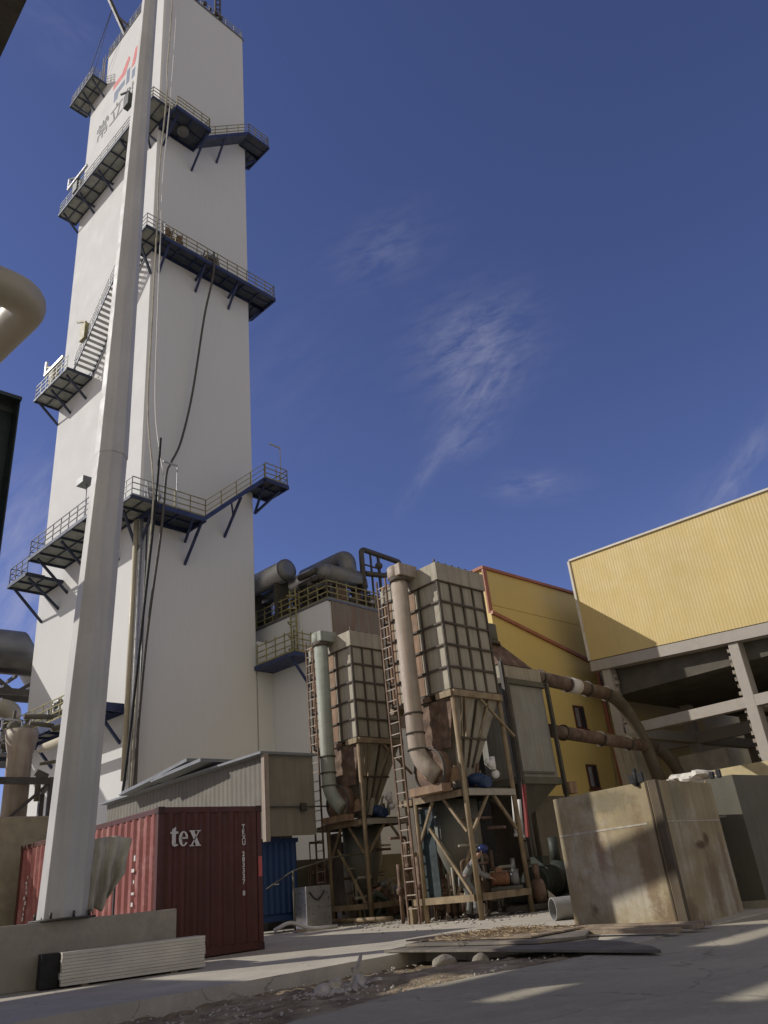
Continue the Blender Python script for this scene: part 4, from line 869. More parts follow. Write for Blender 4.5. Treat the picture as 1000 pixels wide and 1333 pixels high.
# wrapped white bundle on top of the dark tank
rk2 = random.Random(9); bd = MB()
for i in range(26): bd.ball((15.25 + rk2.uniform(-.35, .35), 7.75 + rk2.uniform(-.45, .45), 2.12 + rk2.uniform(0, .14)), rk2.uniform(.08, .2), 9, 6, (1.4, 1.2, .5), .2, rk2)
tag(bd.build('sack_bundle', M_plaster), 'crumpled white sacking bundle lying on the darker tank rim', 'sack')
MB().box((14.7, 7.0, 2.055), (15.8, 8.4, 2.09)).build('plank', M_wood); tag(C.objects['plank'], 'short board laid across the darker tank under the white sacking', 'board')
# ================================================================= LEFT EDGE PIPEWORK
def px_at(px, py, y): return ony(px, py, y)
BS_ = 1.857
LD = thing('pipe_bridge', 'fat grey duct on a dark truss bridge behind the block wall at far left', 'pipe bridge', (0, 28 * BS_, .85 * (1 - BS_)), 0); LD.scale = (BS_,) * 3
MB().tube([(-2, 0, 9.6), (8.9, 0, 9.75), (12.0, 6, 9.9)], .55, 18).build('grey_duct', M_dkalu, LD)
tr = MB().bar((-2, -.4, 8.95), (11, -.4, 9.0), .2, .25).bar((-2, -.4, 8.0), (11, -.4, 8.05), .2, .2).bar((-2, .5, 8.95), (11, .5, 9.0), .2, .2).bar((-2, .5, 8.0), (11, .5, 8.05), .2, .2)
for i in range(9): tr.bar((-1 + i * 1.4, -.4, 8.0 if i % 2 else 9.0), (.4 + i * 1.4, -.4, 9.0 if i % 2 else 8.0), .12)
for i in range(9): tr.bar((-1 + i * 1.4, -.4, 8.6), (-1 + i * 1.4, .5, 8.6), .1)
tr.build('truss', M_darksteel, LD)
MB().box((7.9, -.3, 0), (8.2, .3, 8)).box((-1.6, -.3, 0), (-1.3, .3, 8)).build('truss_column', M_darksteel, LD)
bp = thing('beige_pipe', 'beige insulated pipe running level at the far left under the truss bridge', 'pipe', (0, 0, .85 * (1 - BS_)), 0); bp.scale = (BS_,) * 3
pipe([(-2, 27, 7.3), (8.6, 27, 7.35), (10.5, 33, 7.35)], .3, .8, 16).build('pipe_body', M_beige, bp)
pipe([(-2, 26.4, 6.7), (8.4, 26.4, 6.7), (9.4, 31, 6.7)], .14, .5, 12).build('small_line', M_darksteel, bp)
bk = MB()
for i in range(5): bk.box((-1 + i * 2.2, 26.2, 5.6), (-.85 + i * 2.2, 27.4, 6.95))
bk.build('support', M_darksteel, bp)
VD = thing('vertical_duct', 'upright pale grey duct with flared top at the far left in a dark frame', 'duct', (8.0, 24.0, 0), 0)
MB().tube([(0, 0, 0), (0, 0, 5.3), (0, 0, 5.75), (0, 0, 6.0)], [.34, .34, .44, .44], 20).build('duct_body', M_duct, VD)
fr = MB()
for x, y in ((-.9, -.6), (.75, -.6), (1.3, 1.6)): fr.bar((x, y, 0), (x, y, 4.6), .14)
for z in (3.0, 4.5): fr.bar((-2.5, -.6, z), (1.4, -.6, z), .12, .18).bar((.75, -.6, z), (1.3, 1.6, z), .12, .14)
fr.bar((-.9, -.6, 3.0), (.75, -.6, 4.5), .08).box((-2.5, -.5, 2.0), (2.0, -.3, 2.2)).build('frame', M_darksteel, VD)
WK = thing('catwalk', 'small dark catwalk with pale sloping rails at the far left below the beige pipe', 'catwalk', (5.2, 25.0, 5.3), 0)
MB().box((-1.5, 0, 0), (3.2, 1.2, .12)).build('walk_deck', M_navy, WK)
rl = MB(); railing(rl, [(-1.5, 0, .12), (3.1, 0, .12)], 1.1, .6, .05); rl.bar((-1.2, -.1, .1), (2.4, -.1, 1.8), .07).bar((-1.2, -.1, .5), (2.4, -.1, 2.2), .05); rl.build('railing', M_alu, WK)
MB().box((-1.3, .1, -1.6), (-.6, 1.0, -.1)).box((-.4, .1, -1.3), (.3, 1.0, -.02)).build('equipment_box', M_blue, WK)
cl = MB(); rk = random.Random(44)
for i in range(34):
    x = rk.uniform(5.2, 9.8); y = rk.uniform(23.5, 27); z = rk.uniform(4.9, 6.9)
    if i % 2: cl.tube([(x, y, z), (x + rk.uniform(.3, 1.2), y, z + rk.uniform(-.2, .2))], rk.uniform(.04, .12), 7)
    else: cl.tube([(x, y, z - rk.uniform(.3, 1)), (x, y, z)], rk.uniform(.04, .1), 7)
    if i % 4 == 0: cl.ball((x, y, z), rk.uniform(.12, .22), 8, 6)
tag(pieces('pipe_fittings', cl, M_tankdark), 'clutter of grey pipe fittings and valves at the far left near the tower foot', 'pipe fittings')
# dark rack column and overhead beige pipe, close to the viewer
RK = thing('rack_column', 'dark green steel rack column cut off by the left edge of the picture', 'column', (2.22, 9.2, 0), 0)
MB().box((-.28, -.02, -.5), (.28, .02, 6.85)).build('web', M_greensteel, RK)
MB().box((-.3, -.25, -.5), (-.285, .25, 6.9)).box((.285, -.25, -.5), (.3, .25, 6.9)).build('column_flange', M_greensteel, RK)
MB().box((-.32, -.3, 6.9), (.3, .3, 6.95)).build('cap_plate', M_greensteel, RK)
OP = thing('overhead_pipe', 'thick beige insulated pipe bending back on itself at the upper left', 'pipe', (0, 0, 0), 0)
pipe([(-6, 9.2, 9.0), (2.68, 9.42, 9.0), (2.5, 10.9, 9.02), (1.7, 20, 9.1)], .27, .42, 26).build('pipe_body', M_beige, OP)
b_ = MB()
for p, d in (((2.05, 9.40, 9), (1, .03, 0)), ((2.48, 11.1, 9.02), (-.1, 1, 0)), ((0, 9.35, 9), (1, .03, 0))): flange(b_, p, d, .275, .03, 26)
b_.build('lap_band', M_tan, OP)
#O2 = MB().tube([(1.75, 10.1, 9.05), (1.0, 24, 9.1)], .2, 20).build('inner_pipe', M_alu); tag(O2, 'shiny pale pipe running back inside the bend of the thick beige pipe', 'pipe')
# canopy overhead (its corner shows top left; the unseen rest is added to shade the road, gaps set for sun streaks)
CN = thing('canopy', 'dark underside corner of a canopy overhead in the top left corner', 'canopy', (0, 0, 0), 0)
def cp_(x0, x1, y0, y1, k=0): MB().box((x0, y0, 8.02 + k * .004), (x1, y1, 8.10 + k * .004)).build('roof_sheet', M_darksteel, CN)
cp_(-12, .93, -1, 11.55); cp_(-12, -3.4, 11.56, 12.0); cp_(-3.4, -2.3, 11.56, 11.68); cp_(-2.3, 1.9, 11.56, 12.0); cp_(-12, 2.2, 12.01, 13.4)
cp_(-12, -3.7, 13.41, 13.9); cp_(-3.7, -2.2, 13.41, 13.54); cp_(-2.2, -.2, 13.41, 13.9); cp_(-12, 2.2, 13.91, 14.9); cp_(-12, -3.3, 14.91, 15.4); cp_(-1.9, 1.6, 14.91, 15.4)
cp_(-12, -3.1, 15.41, 15.9); cp_(-2.0, .2, 15.41, 15.9); cp_(-12, .2, 15.91, 16.3); cp_(-12, -1.1, 16.31, 18.2); cp_(-12, -2.9, 18.21, 21.2)
bm_ = MB()
for y in (-.8, 4.2, 9.0, 12.6, 15.0, 17.8): bm_.box((-12, y, 7.7), (.4 if y < 12 else -2.8, y + .12, 8.0))
bm_.build('beam', M_darksteel, CN)
for x, y in ((-3.5, -.8), (-3.5, 9.0), (-9, 9), (-9, 15), (-9, -.8)): MB().box((x, y, -.5), (x + .25, y + .25, 7.7)).build('column', M_greensteel, CN)

# ================================================================= TRENCH COVERS, PLANKS, RUBBLE
def plate(name, poly, z, t, m, lab, cat, grp=None, tilt=None):
    P = [Vector((x, y, z)) for x, y in poly]
    if tilt:
        for p in P: p.z += tilt[0] * (p.x - poly[0][0]) + tilt[1] * (p.y - poly[0][1])
    o = MB().prism(P, (0, 0, t)).build(name, m, bevel=.003); return tag(o, lab, cat, grp)
rk = random.Random(15)
plate('steel_plate', [(8.7, 9.75), (8.45, 7.4), (8.0, 4.8), (8.35, 5.1), (9.0, 5.9), (9.3, 6.6), (9.9, 9.9)], .012, .03, M_plate, 'long rusty steel plate bridging the dark trench, nearest the road', 'steel plate')
plate('steel_plate', [(9.0, 9.6), (8.85, 7.0), (9.3, 6.6), (10.3, 7.2), (10.4, 9.7)], .05, .035, M_plate, 'shorter steel plate lying on top of the long trench plate', 'steel plate')
plate('plywood_sheet', [(9.3, 9.9), (9.1, 7.3), (10.3, 7.3), (10.4, 9.9)], .095, .02, M_wood, 'dusty board under the heap of dry straw', 'board')
for i, (a_, b_, lb) in enumerate((((10.2, 8.3), (10.0, 5.7), 'plank nearest the steel plates, left of the big tank foot'), ((10.55, 8.6), (10.4, 5.6), 'middle plank of the three at the foot of the stained tank'), ((10.95, 8.7), (10.8, 5.7), 'plank tucked closest under the edge of the stained tank'))):
    o = MB().bar((*a_, .07 + .0 * i), (*b_, .05), .17, .05).build('plank', M_wood, bevel=.004); tag(o, lb, 'plank', 'planks by the stained tank')
for i, (px, py, s_, lb) in enumerate(((580, 1254, .14, 'flat grey-green rock under the edge of the trench plate'), (627, 1253, .12, 'rounded tan rock in the dark under the trench plate'), (663, 1254, .08, 'small dark stone deepest under the trench plate'))):
    p = onz(px, py + 6, -.14); o = MB().ball((0, 0, 0), s_, 12, 8, (1.5 if i == 0 else 1.1, 1, .7 if i == 0 else .95), .12, rk).build('rock', M_rock); o.location = (p.x, p.y, -.15 + s_ * .45); tag(o, lb, 'rock', 'rocks in the trench')
    o.modifiers.new('sub', 'SUBSURF').levels = 1; o.modifiers['sub'].render_levels = 1
# pile of broken concrete pieces
names = ('tallest upright sliver in the heap of broken concrete', 'flat slab at the left of the broken concrete heap', 'pale block on top of the broken concrete heap', 'dark chunk under the upright sliver of broken concrete', 'wedge at the right end of the broken concrete heap')
cp = onz(462, 1290, -.13); spec = ((0, 0, .05, .22, .05, 25), (-.28, .05, .16, .05, .1, -10), (-.12, .1, .14, .08, .09, 5), (.02, -.05, .13, .09, .12, 12), (.22, -.02, .12, .06, .08, -18))
for i, lb in enumerate(names):
    dx, dy, a_, h_, b_, tl_ = spec[i]; o = MB().ball((0, 0, 0), 1, 7, 5, (a_ / 1.6, b_, h_), .25, rk).build('concrete_chunk', M_rubble); o.data.polygons.foreach_set('use_smooth', [False] * len(o.data.polygons))
    o.location = (cp.x + dx, cp.y + dy - dx * .6, -.10 + h_ * .45); o.rotation_euler = (R(8), R(tl_), R(-35)); tag(o, lb, 'rubble', 'broken concrete in the trench')
gv = MB()
for i in range(900):
    k = rk.random()
    if k < .5: x, y = rk.gauss(cp.x - .02, .30), rk.gauss(cp.y + .02, .22)
    else: x, y = rk.uniform(2.5, 8.6), rk.uniform(6.2, 9.2)
    s_ = rk.uniform(.005, .018) * (1.3 if k < .5 else 1)
    if 6.0 < y < 9.3: gv.ball((x, y, -.14 + .13 * max(0, 1 - (y - 5.9) / 2.6) + s_ * .4), s_, 5, 4, (1.2, 1, .7), .3, rk)
o = gv.build('gravel', M_rubble); o['kind'] = 'stuff'; o['label'] = 'loose gravel and crumbs scattered over the trench dirt'
gv = MB()
for i in range(420):
    x, y = rk.gauss(9.75, .38), rk.gauss(8.3, .42)
    a_ = rk.uniform(0, math.pi); l_ = rk.uniform(.05, .2); z = .12 + rk.uniform(0, .07) * math.exp(-((x - 9.75) ** 2 + (y - 8.3) ** 2) * 3)
    gv.bar((x, y, z), (x + l_ * math.cos(a_), y + l_ * math.sin(a_), z + rk.uniform(-.02, .04)), .007)
o = gv.build('straw', M_straw); o['kind'] = 'stuff'; o['label'] = 'thin heap of dry straw and twigs on the trench boards'
gv = MB()
for i in range(420):
    y = rk.uniform(12.2, 25); x = 15 + (y - 13.3) * .34 + rk.gauss(.3, 1.3); s_ = rk.uniform(.012, .04); gv.ball((x, y, s_ * .4), s_, 6, 4, (1.3, 1, .6), .3, rk)
o = gv.build('debris', M_rubble); o['kind'] = 'stuff'; o['label'] = 'small stones and litter strewn around the collector feet'
# grey pipe end near the tank
M_gpipe = mat('grey_plastic_pipe', (.27, .265, .25), .6)
PP = thing('pipe_section', 'short open-ended grey pipe lying on the slab left of the stained tank', 'pipe', (0, 0, 0), 0)
p_ = onz(722, 1199); q_ = p_ + Vector((1.0, -.62, 0)).normalized() * 1.6; r_ = .2
ax = (q_ - p_).normalized()
a0 = p_ + Vector((0, 0, r_)); a1 = q_ + Vector((0, 0, r_)); MB().tube([a0, a1], r_, 28, caps=False).tube([a1, a0], r_ - .018, 28, caps=False).build('pipe_wall', M_gpipe, PP)
rim = MB(); n = 28; s1 = ax.cross(Vector((0, 0, 1)))
vs = [a0 + (s1 * math.cos(2 * math.pi * i / n) + Vector((0, 0, 1)) * math.sin(2 * math.pi * i / n)) * rr_ for rr_ in (r_, r_ - .018) for i in range(n)]
rim.add(vs, [(i, (i + 1) % n, n + (i + 1) % n, n + i) for i in range(n)]); rim.build('rim', M_gpipe, PP)
rs = MB().box((0, 0, 0), (1.5, .35, 7.0)).box((.1, -.05, 2.0), (.4, -.003, 6.8)).box((.9, -.05, 1.0), (1.2, -.003, 6.9)).build('void_block', M_black, bevel=.02); rs.location = (17.45, 15.95, 0)  # added black block standing in for the deep shade of the gap
tag(rs, 'tall black block filling in the dark void between nearer collector and cooler', 'riser')
# long rail pipe lying on the ground in front of the farther collector
a0 = onz(345, 1203); a1 = onz(560, 1197)
o = MB().tube([onz(350, 1207) + Vector((0, 0, .12)), (16.0, 19.0, .13), (15.9, 17.4, .12)], .06, 10).build('ground_pipe', M_tan); tag(o, 'long rusty pipe lying low in front of the farther dust collector', 'pipe')

# ================================================================= EQUIPMENT UNDER AND AROUND THE COLLECTORS
# grey cabinet and handrail left of the farther collector
p_ = onz(392, 1204); CB = thing('grey_cabinet', 'light grey metal cabinet between the blue container and the farther collector ladder', 'cabinet', (14.95, 19.9, 0), 0)
MB().box((0, 0, .05), (.9, .6, 1.12)).build('cabinet_body', M_alu, CB, bevel=.01)
MB().tube([(.1 + .55 * i / 12, -.03, .98 - .22 * math.sin(math.pi * i / 12)) for i in range(13)], .018, 6).build('cable_loop', M_black, CB)
HR = thing('handrail', 'bent grey handrail on a post beside the light grey cabinet', 'handrail', (14.3, 19.6, 0), 0)
pipe([(-.7, .3, 1.15), (0, 0, 1.55), (1.6, 0, 1.85), (3.2, .3, 1.9)], .02, .2, 8).build('rail', M_tankdark, HR); MB().tube([(0, 0, 0), (0, 0, 1.55)], .03, 10).build('post', M_tankdark, HR)
MB().bar((-.1, -.1, .04), (.9, -.1, .04), .2, .06).build('foot', M_duct, HR)
o = pipe([(13.6, 19.6, .12), (14.0, 19.4, .3), (14.5, 19.2, .06), (15.3, 19.0, .05)], .05, .2, 8).build('white_hose', M_white); tag(o, 'short white hose curling on the ground right of the red container', 'hose')
# generic machinery bits, each a thing
def motor(name, loc, rz, label, cat, m1, m2, s_=1.0, grp=None):
    T = thing(name, label, cat, loc, rz, grp)
    MB().tube([(-.3 * s_, 0, .32 * s_), (.22 * s_, 0, .32 * s_)], .19 * s_, 18).build('motor_body', m1, T)
    fn = MB()
    for i in range(7): fn.tube([(-.26 * s_ + i * .06 * s_, 0, .32 * s_), (-.24 * s_ + i * .06 * s_, 0, .32 * s_)], .205 * s_, 14)
    fn.build('cooling_fin', m1, T)
    MB().tube([(.22 * s_, 0, .32 * s_), (.34 * s_, 0, .32 * s_), (.5 * s_, 0, .32 * s_)], [.08 * s_, .24 * s_, .24 * s_], 18).tube([(.42 * s_, 0, .5 * s_), (.42 * s_, 0, .85 * s_)], .07 * s_, 10).build('pump_casing', m2, T)
    MB().box((-.38 * s_, -.2 * s_, 0), (.58 * s_, .2 * s_, .1 * s_)).build('baseplate', M_darksteel, T); MB().box((-.15 * s_, -.09 * s_, .5 * s_), (.05 * s_, .09 * s_, .62 * s_)).build('terminal_box', m1, T)
    return T
motor('pump', (16.9, 13.7, .05), -35, 'dark green pump set under the right half of the nearer collector', 'pump', M_pump, M_rust, 1.2)
motor('pump', (16.1, 13.55, .55), -40, 'orange motor on the bench beside the bending worker', 'motor', M_orangebox, M_dkalu, .8)
motor('pump', (18.9, 21.0, .0), -30, 'grey motor under the farther collector near its right post', 'motor', M_dkalu, M_alu, 1.1)
motor('pump', (18.4, 14.0, .0), 10, 'large dark green blower standing at the foot of the cooler', 'blower', M_pump, M_pump, 2.0)
motor('pump', (18.0, 19.4, .0), 20, 'rust-coloured motor between the two dust collectors', 'motor', M_rust, M_duct, 1.1)
WT = thing('white_cylinder', 'upright white cylinder tank under the farther dust collector', 'tank', (17.55, 21.3, .15), 0)
MB().tube([(0, 0, 0), (0, 0, 1.75), (0, 0, 1.85)], [.28, .28, .2], 22).build('cylinder_shell', M_white, WT); MB().tube([(0, 0, 1.85), (0, 0, 2.2)], .05, 8).bar((-.3, 0, 2.15), (.3, 0, 2.15), .05).build('valve_stem', M_rust, WT)
tp = thing('canvas_cover', 'stiff pale green sheet leaning behind the bending worker', 'sheet', (16.0, 15.9, 0), 0)
MB().prism([(0, 0, .25), (.9, -.35, .1), (.9, -.35, 1.65), (.1, 0, 1.5)], (.03, .03, 0)).build('sheet_face', mat('pale_green_sheet', (.34, .34, .24), .8), tp)
o = MB().bar((15.35, 14.35, .55), (15.62, 14.0, 1.55), .06).build('prop_stick', M_tan); tag(o, 'wooden prop leaning in front of the bending worker', 'stick')
o = MB().bar((0, 0, 0), (0, -.15, 1.35), .08).build('red_pipe', M_redpaint); o.location = (18.35, 14.3, 1.75); tag(o, 'red upright pipe beside the dark post right of the nearer collector', 'pipe')
for i, (x, lb) in enumerate(((17.75, 'left one of two white tubes hanging by the red pipe'), (17.98, 'white tube hanging nearest to the red pipe'))):
    o = MB().tube([(0, 0, 0), (0, -.1, 1.0 - .1 * i)], .05, 10).tube([(0, 0, -.08), (0, 0, 0)], .07, 10).build('white_tube', M_white); o.location = (x, 14.2, 1.85 - i * .05); tag(o, lb, 'tube', 'white tubes by the red pipe')
hs_ = pipe([(17.2, 13.0, .15), (17.8, 12.8, .32), (18.4, 12.6, .28), (19.0, 12.4, .05)], .06, .3, 10).build('black_hose', M_black); tag(hs_, 'thick black hose arching over the ground left of the grey pipe section', 'hose')
o = MB().prism([(17.0, 12.9, 0), (17.55, 12.75, 0), (17.0, 12.9, .45)], (.02, .04, 0)).build('offcut_plate', M_panel); tag(o, 'triangular pale metal offcut leaning at the right front post of the nearer collector', 'offcut')
# machine with white cowling beside the tank
GM = thing('compressor', 'green machine with pale cowling and brown pipes left of the stained tank', 'machine', (18.3, 12.1, 0), -5)
MB().box((0, 0, .1), (1.9, .9, .85)).build('machine_body', M_pump, GM, bevel=.03); MB().box((.1, .05, .86), (2.0, .85, 1.5)).build('cowling', M_panel, GM, bevel=.03)
MB().bar((.1, -.05, 1.25), (1.2, -.05, 1.25), .05).bar((.2, -.05, 1.05), (.2, -.05, 1.4), .06).bar((.75, -.05, 1.0), (.75, -.05, 1.4), .08).bar((.7, -.05, .88), (2.0, -.05, .93), .06).build('side_pipe', M_rust, GM)
MB().hexa([(-.3, 0, 1.52), (.3, 0, 1.52), (.3, .8, 1.52), (-.3, .8, 1.52), (-.05, 0, 2.3), (.05, 0, 2.3), (.05, .8, 2.3), (-.05, .8, 2.3)]).build('feed_cone', M_black, GM)
MB().prism([(.35, -.02, 1.52), (1.4, -.02, 1.52), (.4, -.02, 2.2)], (0, .5, 0)).build('guard_plate', M_panel, GM)
BS = MB().box((0, 0, 0), (5.6, .12, 5.0)).build('brown_screen', mat('brown_screen', (.14, .115, .09), .85, var=.15), bevel=.01); BS.location = (17.4, 17.3, 0); tag(BS, 'plain brown upright screen wall behind the cooler and the nearer collector', 'screen')
BS2 = MB().box((0, 0, 0), (4.5, .1, 3.0)).build('sheet_fence', mat('sheet_fence', (.17, .145, .11), .85, var=.2, streak=(.1, .07, .05), samt=.5), bevel=.01); BS2.location = (20.6, 15.6, 0); tag(BS2, 'lower brown sheet fence right of the cooler, running behind the stained tank', 'fence')
BX = MB().box((0, 0, 0), (.4, .3, .35)).build('junction_box', M_panelrust, bevel=.01); BX.location = (21.35, 14.7, 2.95); tag(BX, 'small rusty box on the cooler frame just left of the stained tank', 'box')
# tangle of vertical pipes behind both collectors
for (x0, y0, lb) in ((17.3, 15.7, 'cluster of thin vertical pipes behind the nearer dust collector'), (18.9, 21.7, 'cluster of thin vertical pipes behind the farther dust collector')):
    cl = MB()
    for i in range(46):
        x = x0 + rk.uniform(-2.0, .7); y = y0 + rk.uniform(-.1, .9); z = rk.uniform(.8, 2.7); cl.tube([(x, y, 0), (x, y, z)], rk.uniform(.02, .07), 7)
        if i % 2: cl.tube([(x, y, z), (x + rk.uniform(-.7, .7), y, z)], .04, 7)
        if i % 3 == 0: cl.ball((x, y, rk.uniform(.3, 1.6)), rk.uniform(.08, .16), 8, 6)
    tag(pieces('pipe_cluster', cl, M_rust), lb, 'pipes', 'pipe clusters behind the dust collectors')
    cl = MB()
    for i in range(14):
        x = x0 + rk.uniform(-1.8, .3); y = y0 - rk.uniform(.6, 2.0); s_ = rk.uniform(.04, .09)
        cl.ball((x, y, s_), s_, 9, 6, (1.2, 1, .8)).tube([(x, y, s_), (x, y, s_ + rk.uniform(.1, .5))], .03, 7)
    tag(pieces('valve_row', cl, M_duct), 'row of pale pipe fittings on the ground under the ' + ('nearer' if y0 < 18 else 'farther') + ' dust collector', 'pipe fittings')
for (x, y, s_, lb) in ((15.9, 23.3, 1, 'dark motor housing behind the grey cabinet'), ):
    o = MB().box((0, 0, 0), (1.2, 1.0, 1.5)).box((.1, -.05, 1.5), (.5, .9, 1.9)).tube([(.8, .3, 1.5), (.8, .3, 2.3)], .15, 12).box((.55, -.06, 2.3), (1.1, .5, 2.9)).build('motor_housing', M_darksteel, bevel=.03); o.location = (x, y, 0); tag(o, lb, 'machine')
# pipes, plates and gear crammed around each collector base
for (x0, y0, nm) in ((14.97, 13.34, 'nearer'), (16.68, 19.1, 'farther')):
    for k, (mm, kind, cat_) in enumerate(((M_rust, 'rusty pipe runs and plates', 'pipe_runs'), (M_panel, 'pale dusty pipe runs and boxes', 'pipe_runs'))):
        cl = MB()
        for i in range(26):
            x = x0 + rk.uniform(.15, 2.0); y = y0 + rk.uniform(.5, 2.0); z = rk.uniform(.15, 2.4); t_ = rk.random()
            if t_ < .35: cl.tube([(x, y, z * .3), (x, y, z * .3 + rk.uniform(.3, .9))], rk.uniform(.025, .07), 8)
            elif t_ < .6: cl.tube([(x, y, z), (x + rk.uniform(.3, .8), y, z)], rk.uniform(.025, .06), 8)
            elif t_ < .8: cl.box((x, y, z * .3), (x + rk.uniform(.1, .3), y + .1, z * .3 + rk.uniform(.1, .4)))
            else: pipe([(x, y, z * .4), (x, y, z * .4 + .4), (x + .4, y - .1, z * .4 + .4)], .04, .1, 8, cl)
            if i % 5 == 0: flange(cl, (x, y, z * .3 + .2), (0, 0, 1), .1, .03, 10)
        for i in range(5):
            x = x0 + rk.uniform(.1, 1.2); y = y0 + rk.uniform(.1, 1.6); cl.bar((x, y, 2.95), (x + rk.uniform(-.1, .3), y, 2.95 + rk.uniform(.2, .8)), rk.uniform(.04, .12))
        tag(pieces('pipe_runs', cl, mm), '%s packed into the base of the %s dust collector' % (kind, nm), 'pipes')
    for i in range(3):
        pl_ = MB().prism([(0, 0, 0), (.3 + .1 * i, 0, .05), (.25, 0, .4), (.05, 0, .3 + .05 * i)], (0, .02, 0)).build('lit_plate', M_panelrust); pl_.location = (x0 - .1, y0 + .35 + .3 * i, 3.05 + .2 * i); pl_.rotation_euler = (R(10), 0, R(-70 + 25 * i))
        tag(pl_, ('lowest', 'middle', 'topmost')[i] + ' of three bent rusty plates by the fan of the %s dust collector' % nm, 'plate', 'bent plates by the fans')
# back wall of plain concrete behind collectors at ground level
o = MB().box((0, 0, 0), (8.2, .25, 2.0)).build('boundary_wall', M_tankdark, bevel=.02); o.location = (16.5, 23.2, 0); tag(o, 'low dark wall running behind both dust collectors', 'wall')

# ================================================================= PEOPLE
def skin_mesh(name, joints, edges, m, parent, sub=2, root=0):
    keys = list(joints); me = bpy.data.meshes.new(name); me.from_pydata([joints[k][0] for k in keys], [(keys.index(a), keys.index(b)) for a, b in edges], [])
    o = bpy.data.objects.new(name, me); C.objects.link(o); o.modifiers.new('skin', 'SKIN'); sk = me.skin_vertices[0].data
    for i, k in enumerate(keys): r_ = joints[k][1]; sk[i].radius = r_ if isinstance(r_, tuple) else (r_, r_); sk[i].use_root = (i == root)
    s_ = o.modifiers.new('sub', 'SUBSURF'); s_.levels = sub; s_.render_levels = sub
    dg = bpy.context.evaluated_depsgraph_get(); dg.update(); nm = bpy.data.meshes.new_from_object(o.evaluated_get(dg)); bpy.data.objects.remove(o)
    nm.polygons.foreach_set('use_smooth', [True] * len(nm.polygons)); nm.materials.clear(); nm.materials.append(m)
    o = bpy.data.objects.new(name, nm); C.objects.link(o); o.parent = parent; return o
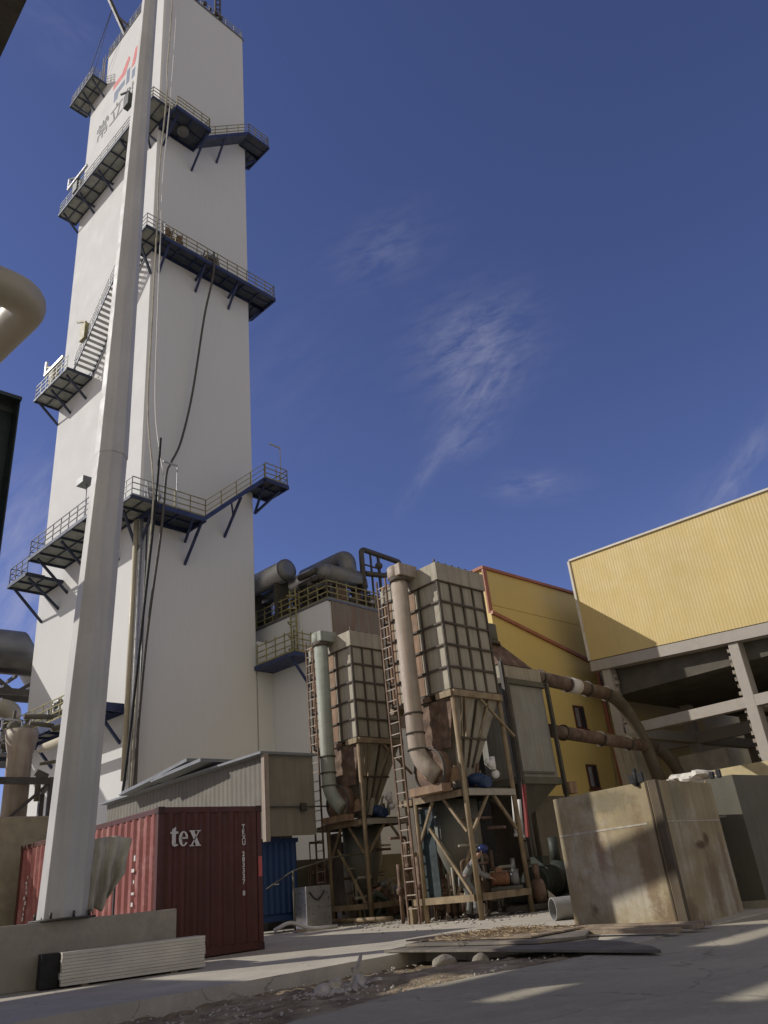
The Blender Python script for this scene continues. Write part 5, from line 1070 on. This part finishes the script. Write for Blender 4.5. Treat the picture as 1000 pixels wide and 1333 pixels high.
def person(loc, rz, label, J, jm, tm, hm):
    T = thing('person', label, 'person', loc, rz, None)
    V = lambda k: Vector(J[k])
    hd = V('head'); nk = V('neck'); ax = (hd - nk).normalized(); fw = Vector(J['face']).normalized()
    jo = {'pelvis': (V('pelvis'), (.13, .10)), 'waist': (V('pelvis').lerp(V('chest'), .5), (.12, .09)), 'chest': (V('chest'), (.145, .10)), 'neck': (nk, .055), 'jaw': (hd - ax * .07, (.06, .07)), 'crown': (hd + ax * .08, (.075, .085))}
    ed = [('pelvis', 'waist'), ('waist', 'chest'), ('chest', 'neck'), ('neck', 'jaw'), ('jaw', 'crown')]
    jo['nose'] = (hd + fw * .105 - ax * .005, .014); ed.append(('crown', 'nose'))
    for s_ in 'LR':
        for k, r_ in (('sh', .058), ('el', .042), ('wr', .028)): jo[k + s_] = (V(k + s_), r_)
        ed += [('chest', 'sh' + s_), ('sh' + s_, 'el' + s_), ('el' + s_, 'wr' + s_)]
        d = (V('wr' + s_) - V('el' + s_)).normalized(); sd = d.cross(Vector((0, 0, 1))).normalized(); pc = V('wr' + s_) + d * .06
        jo['pm' + s_] = (pc, (.036, .016)); ed.append(('wr' + s_, 'pm' + s_))
        dn = d.cross(sd)
        for i, (o_, l_) in enumerate(((-.03, .065), (-.01, .08), (.01, .074), (.03, .058))):
            a_ = pc + d * .035 + sd * o_; b_ = a_ + d * l_ * .55; c_ = b_ + (d + dn * .8).normalized() * l_ * .5
            jo['f%da' % i + s_] = (a_, .010); jo['f%db' % i + s_] = (b_, .009); jo['f%dc' % i + s_] = (c_, .007); ed += [('pm' + s_, 'f%da' % i + s_), ('f%da' % i + s_, 'f%db' % i + s_), ('f%db' % i + s_, 'f%dc' % i + s_)]
        t1 = V('wr' + s_) + d * .03 - sd * .045; jo['ta' + s_] = (t1, .011); jo['tb' + s_] = (t1 + d * .04 - sd * .012, .009); ed += [('pm' + s_, 'ta' + s_), ('ta' + s_, 'tb' + s_)]
        for k, r_ in (('hp', .09), ('kn', .06), ('an', .04), ('to', .035)): jo[k + s_] = (V(k + s_), r_)
        ed += [('pelvis', 'hp' + s_), ('hp' + s_, 'kn' + s_), ('kn' + s_, 'an' + s_), ('an' + s_, 'to' + s_)]
    skin_mesh('body', jo, ed, M_skin, T)
    kj = {k: (v[0], tuple(x + .022 for x in v[1]) if isinstance(v[1], tuple) else v[1] + .022) for k, v in jo.items()}
    kj['neckb'] = (V('chest').lerp(nk, .75), .07)
    je = [('pelvis', 'waist'), ('waist', 'chest'), ('chest', 'neckb')]
    for s_ in 'LR': je += [('chest', 'sh' + s_), ('sh' + s_, 'el' + s_), ('el' + s_, 'wr' + s_)]
    skin_mesh('jacket', {k: kj[k] for k in ['pelvis', 'waist', 'chest', 'neckb'] + [a + b for a in ('sh', 'el', 'wr') for b in 'LR']}, je, jm, T)
    te = []
    for s_ in 'LR': te += [('pelvis', 'hp' + s_), ('hp' + s_, 'kn' + s_), ('kn' + s_, 'an' + s_)]
    skin_mesh('trousers', {k: (kj[k][0], kj[k][1]) for k in ['pelvis'] + [a + b for a in ('hp', 'kn', 'an') for b in 'LR']}, te, tm, T)
    for s_ in 'LR':
        a_, b_ = V('an' + s_), V('to' + s_); skin_mesh('boot', {'a': (a_ + Vector((0, 0, .06)), .058), 'b': (a_, .058), 'c': (a_.lerp(b_, .5) - Vector((0, 0, .01)), .05), 'd': (b_, .045)}, [('a', 'b'), ('b', 'c'), ('c', 'd')], M_boot, T)
        e = MB().ball(hd + fw * .082 + fw.cross(ax).normalized() * (.03 if s_ == 'L' else -.03) + ax * .015, .012, 8, 6).build('eye', M_white, T)
        MB().ball(hd + fw.cross(ax).normalized() * (.085 if s_ == 'L' else -.085), .026, 8, 6, (.6, .6, 1.1)).build('ear', M_skin, T)
    MB().ball(hd - fw * .075 * 1.0 - ax * .015, .07, 12, 8).build('hair', M_black, T)
    hl = MB().ball(hd + ax * .075, .122, 18, 10, (1.08, 1, .85)).tube([hd + ax * .035, hd + ax * .05], .135, 20).build('helmet', hm, T)
    return T
person((15.45, 13.95, 0), -42, 'worker in grey clothes and blue helmet bending beneath the nearer dust collector', dict(
    pelvis=(-.18, 0, .88), chest=(.12, 0, 1.22), neck=(.24, 0, 1.36), head=(.33, 0, 1.45), face=(.75, 0, -.6),
    shL=(.12, .19, 1.24), elL=(.22, .24, .98), wrL=(.46, .16, .92), shR=(.12, -.19, 1.24), elR=(.20, -.25, .97), wrR=(.44, -.18, .86),
    hpL=(-.16, .10, .84), knL=(-.06, .12, .47), anL=(-.16, .12, .09), toL=(.02, .13, .05), hpR=(-.16, -.10, .84), knR=(.06, -.12, .48), anR=(.0, -.13, .09), toR=(.18, -.14, .05)), M_grey, M_grey, M_helmet)
person((17.2, 19.6, 0), -30, 'crouching worker in dark green clothes beneath the farther dust collector', dict(
    pelvis=(-.12, 0, .38), chest=(.10, 0, .74), neck=(.22, 0, .86), head=(.31, 0, .93), face=(.7, 0, -.7),
    shL=(.10, .18, .76), elL=(.34, .20, .62), wrL=(.52, .10, .46), shR=(.10, -.18, .76), elR=(.33, -.22, .60), wrR=(.52, -.12, .44),
    hpL=(-.10, .10, .34), knL=(.26, .17, .46), anL=(.05, .16, .09), toL=(.24, .18, .05), hpR=(-.10, -.10, .34), knR=(.26, -.17, .46), anR=(.05, -.16, .09), toR=(.24, -.18, .05)), M_green, M_green, M_dkalu)
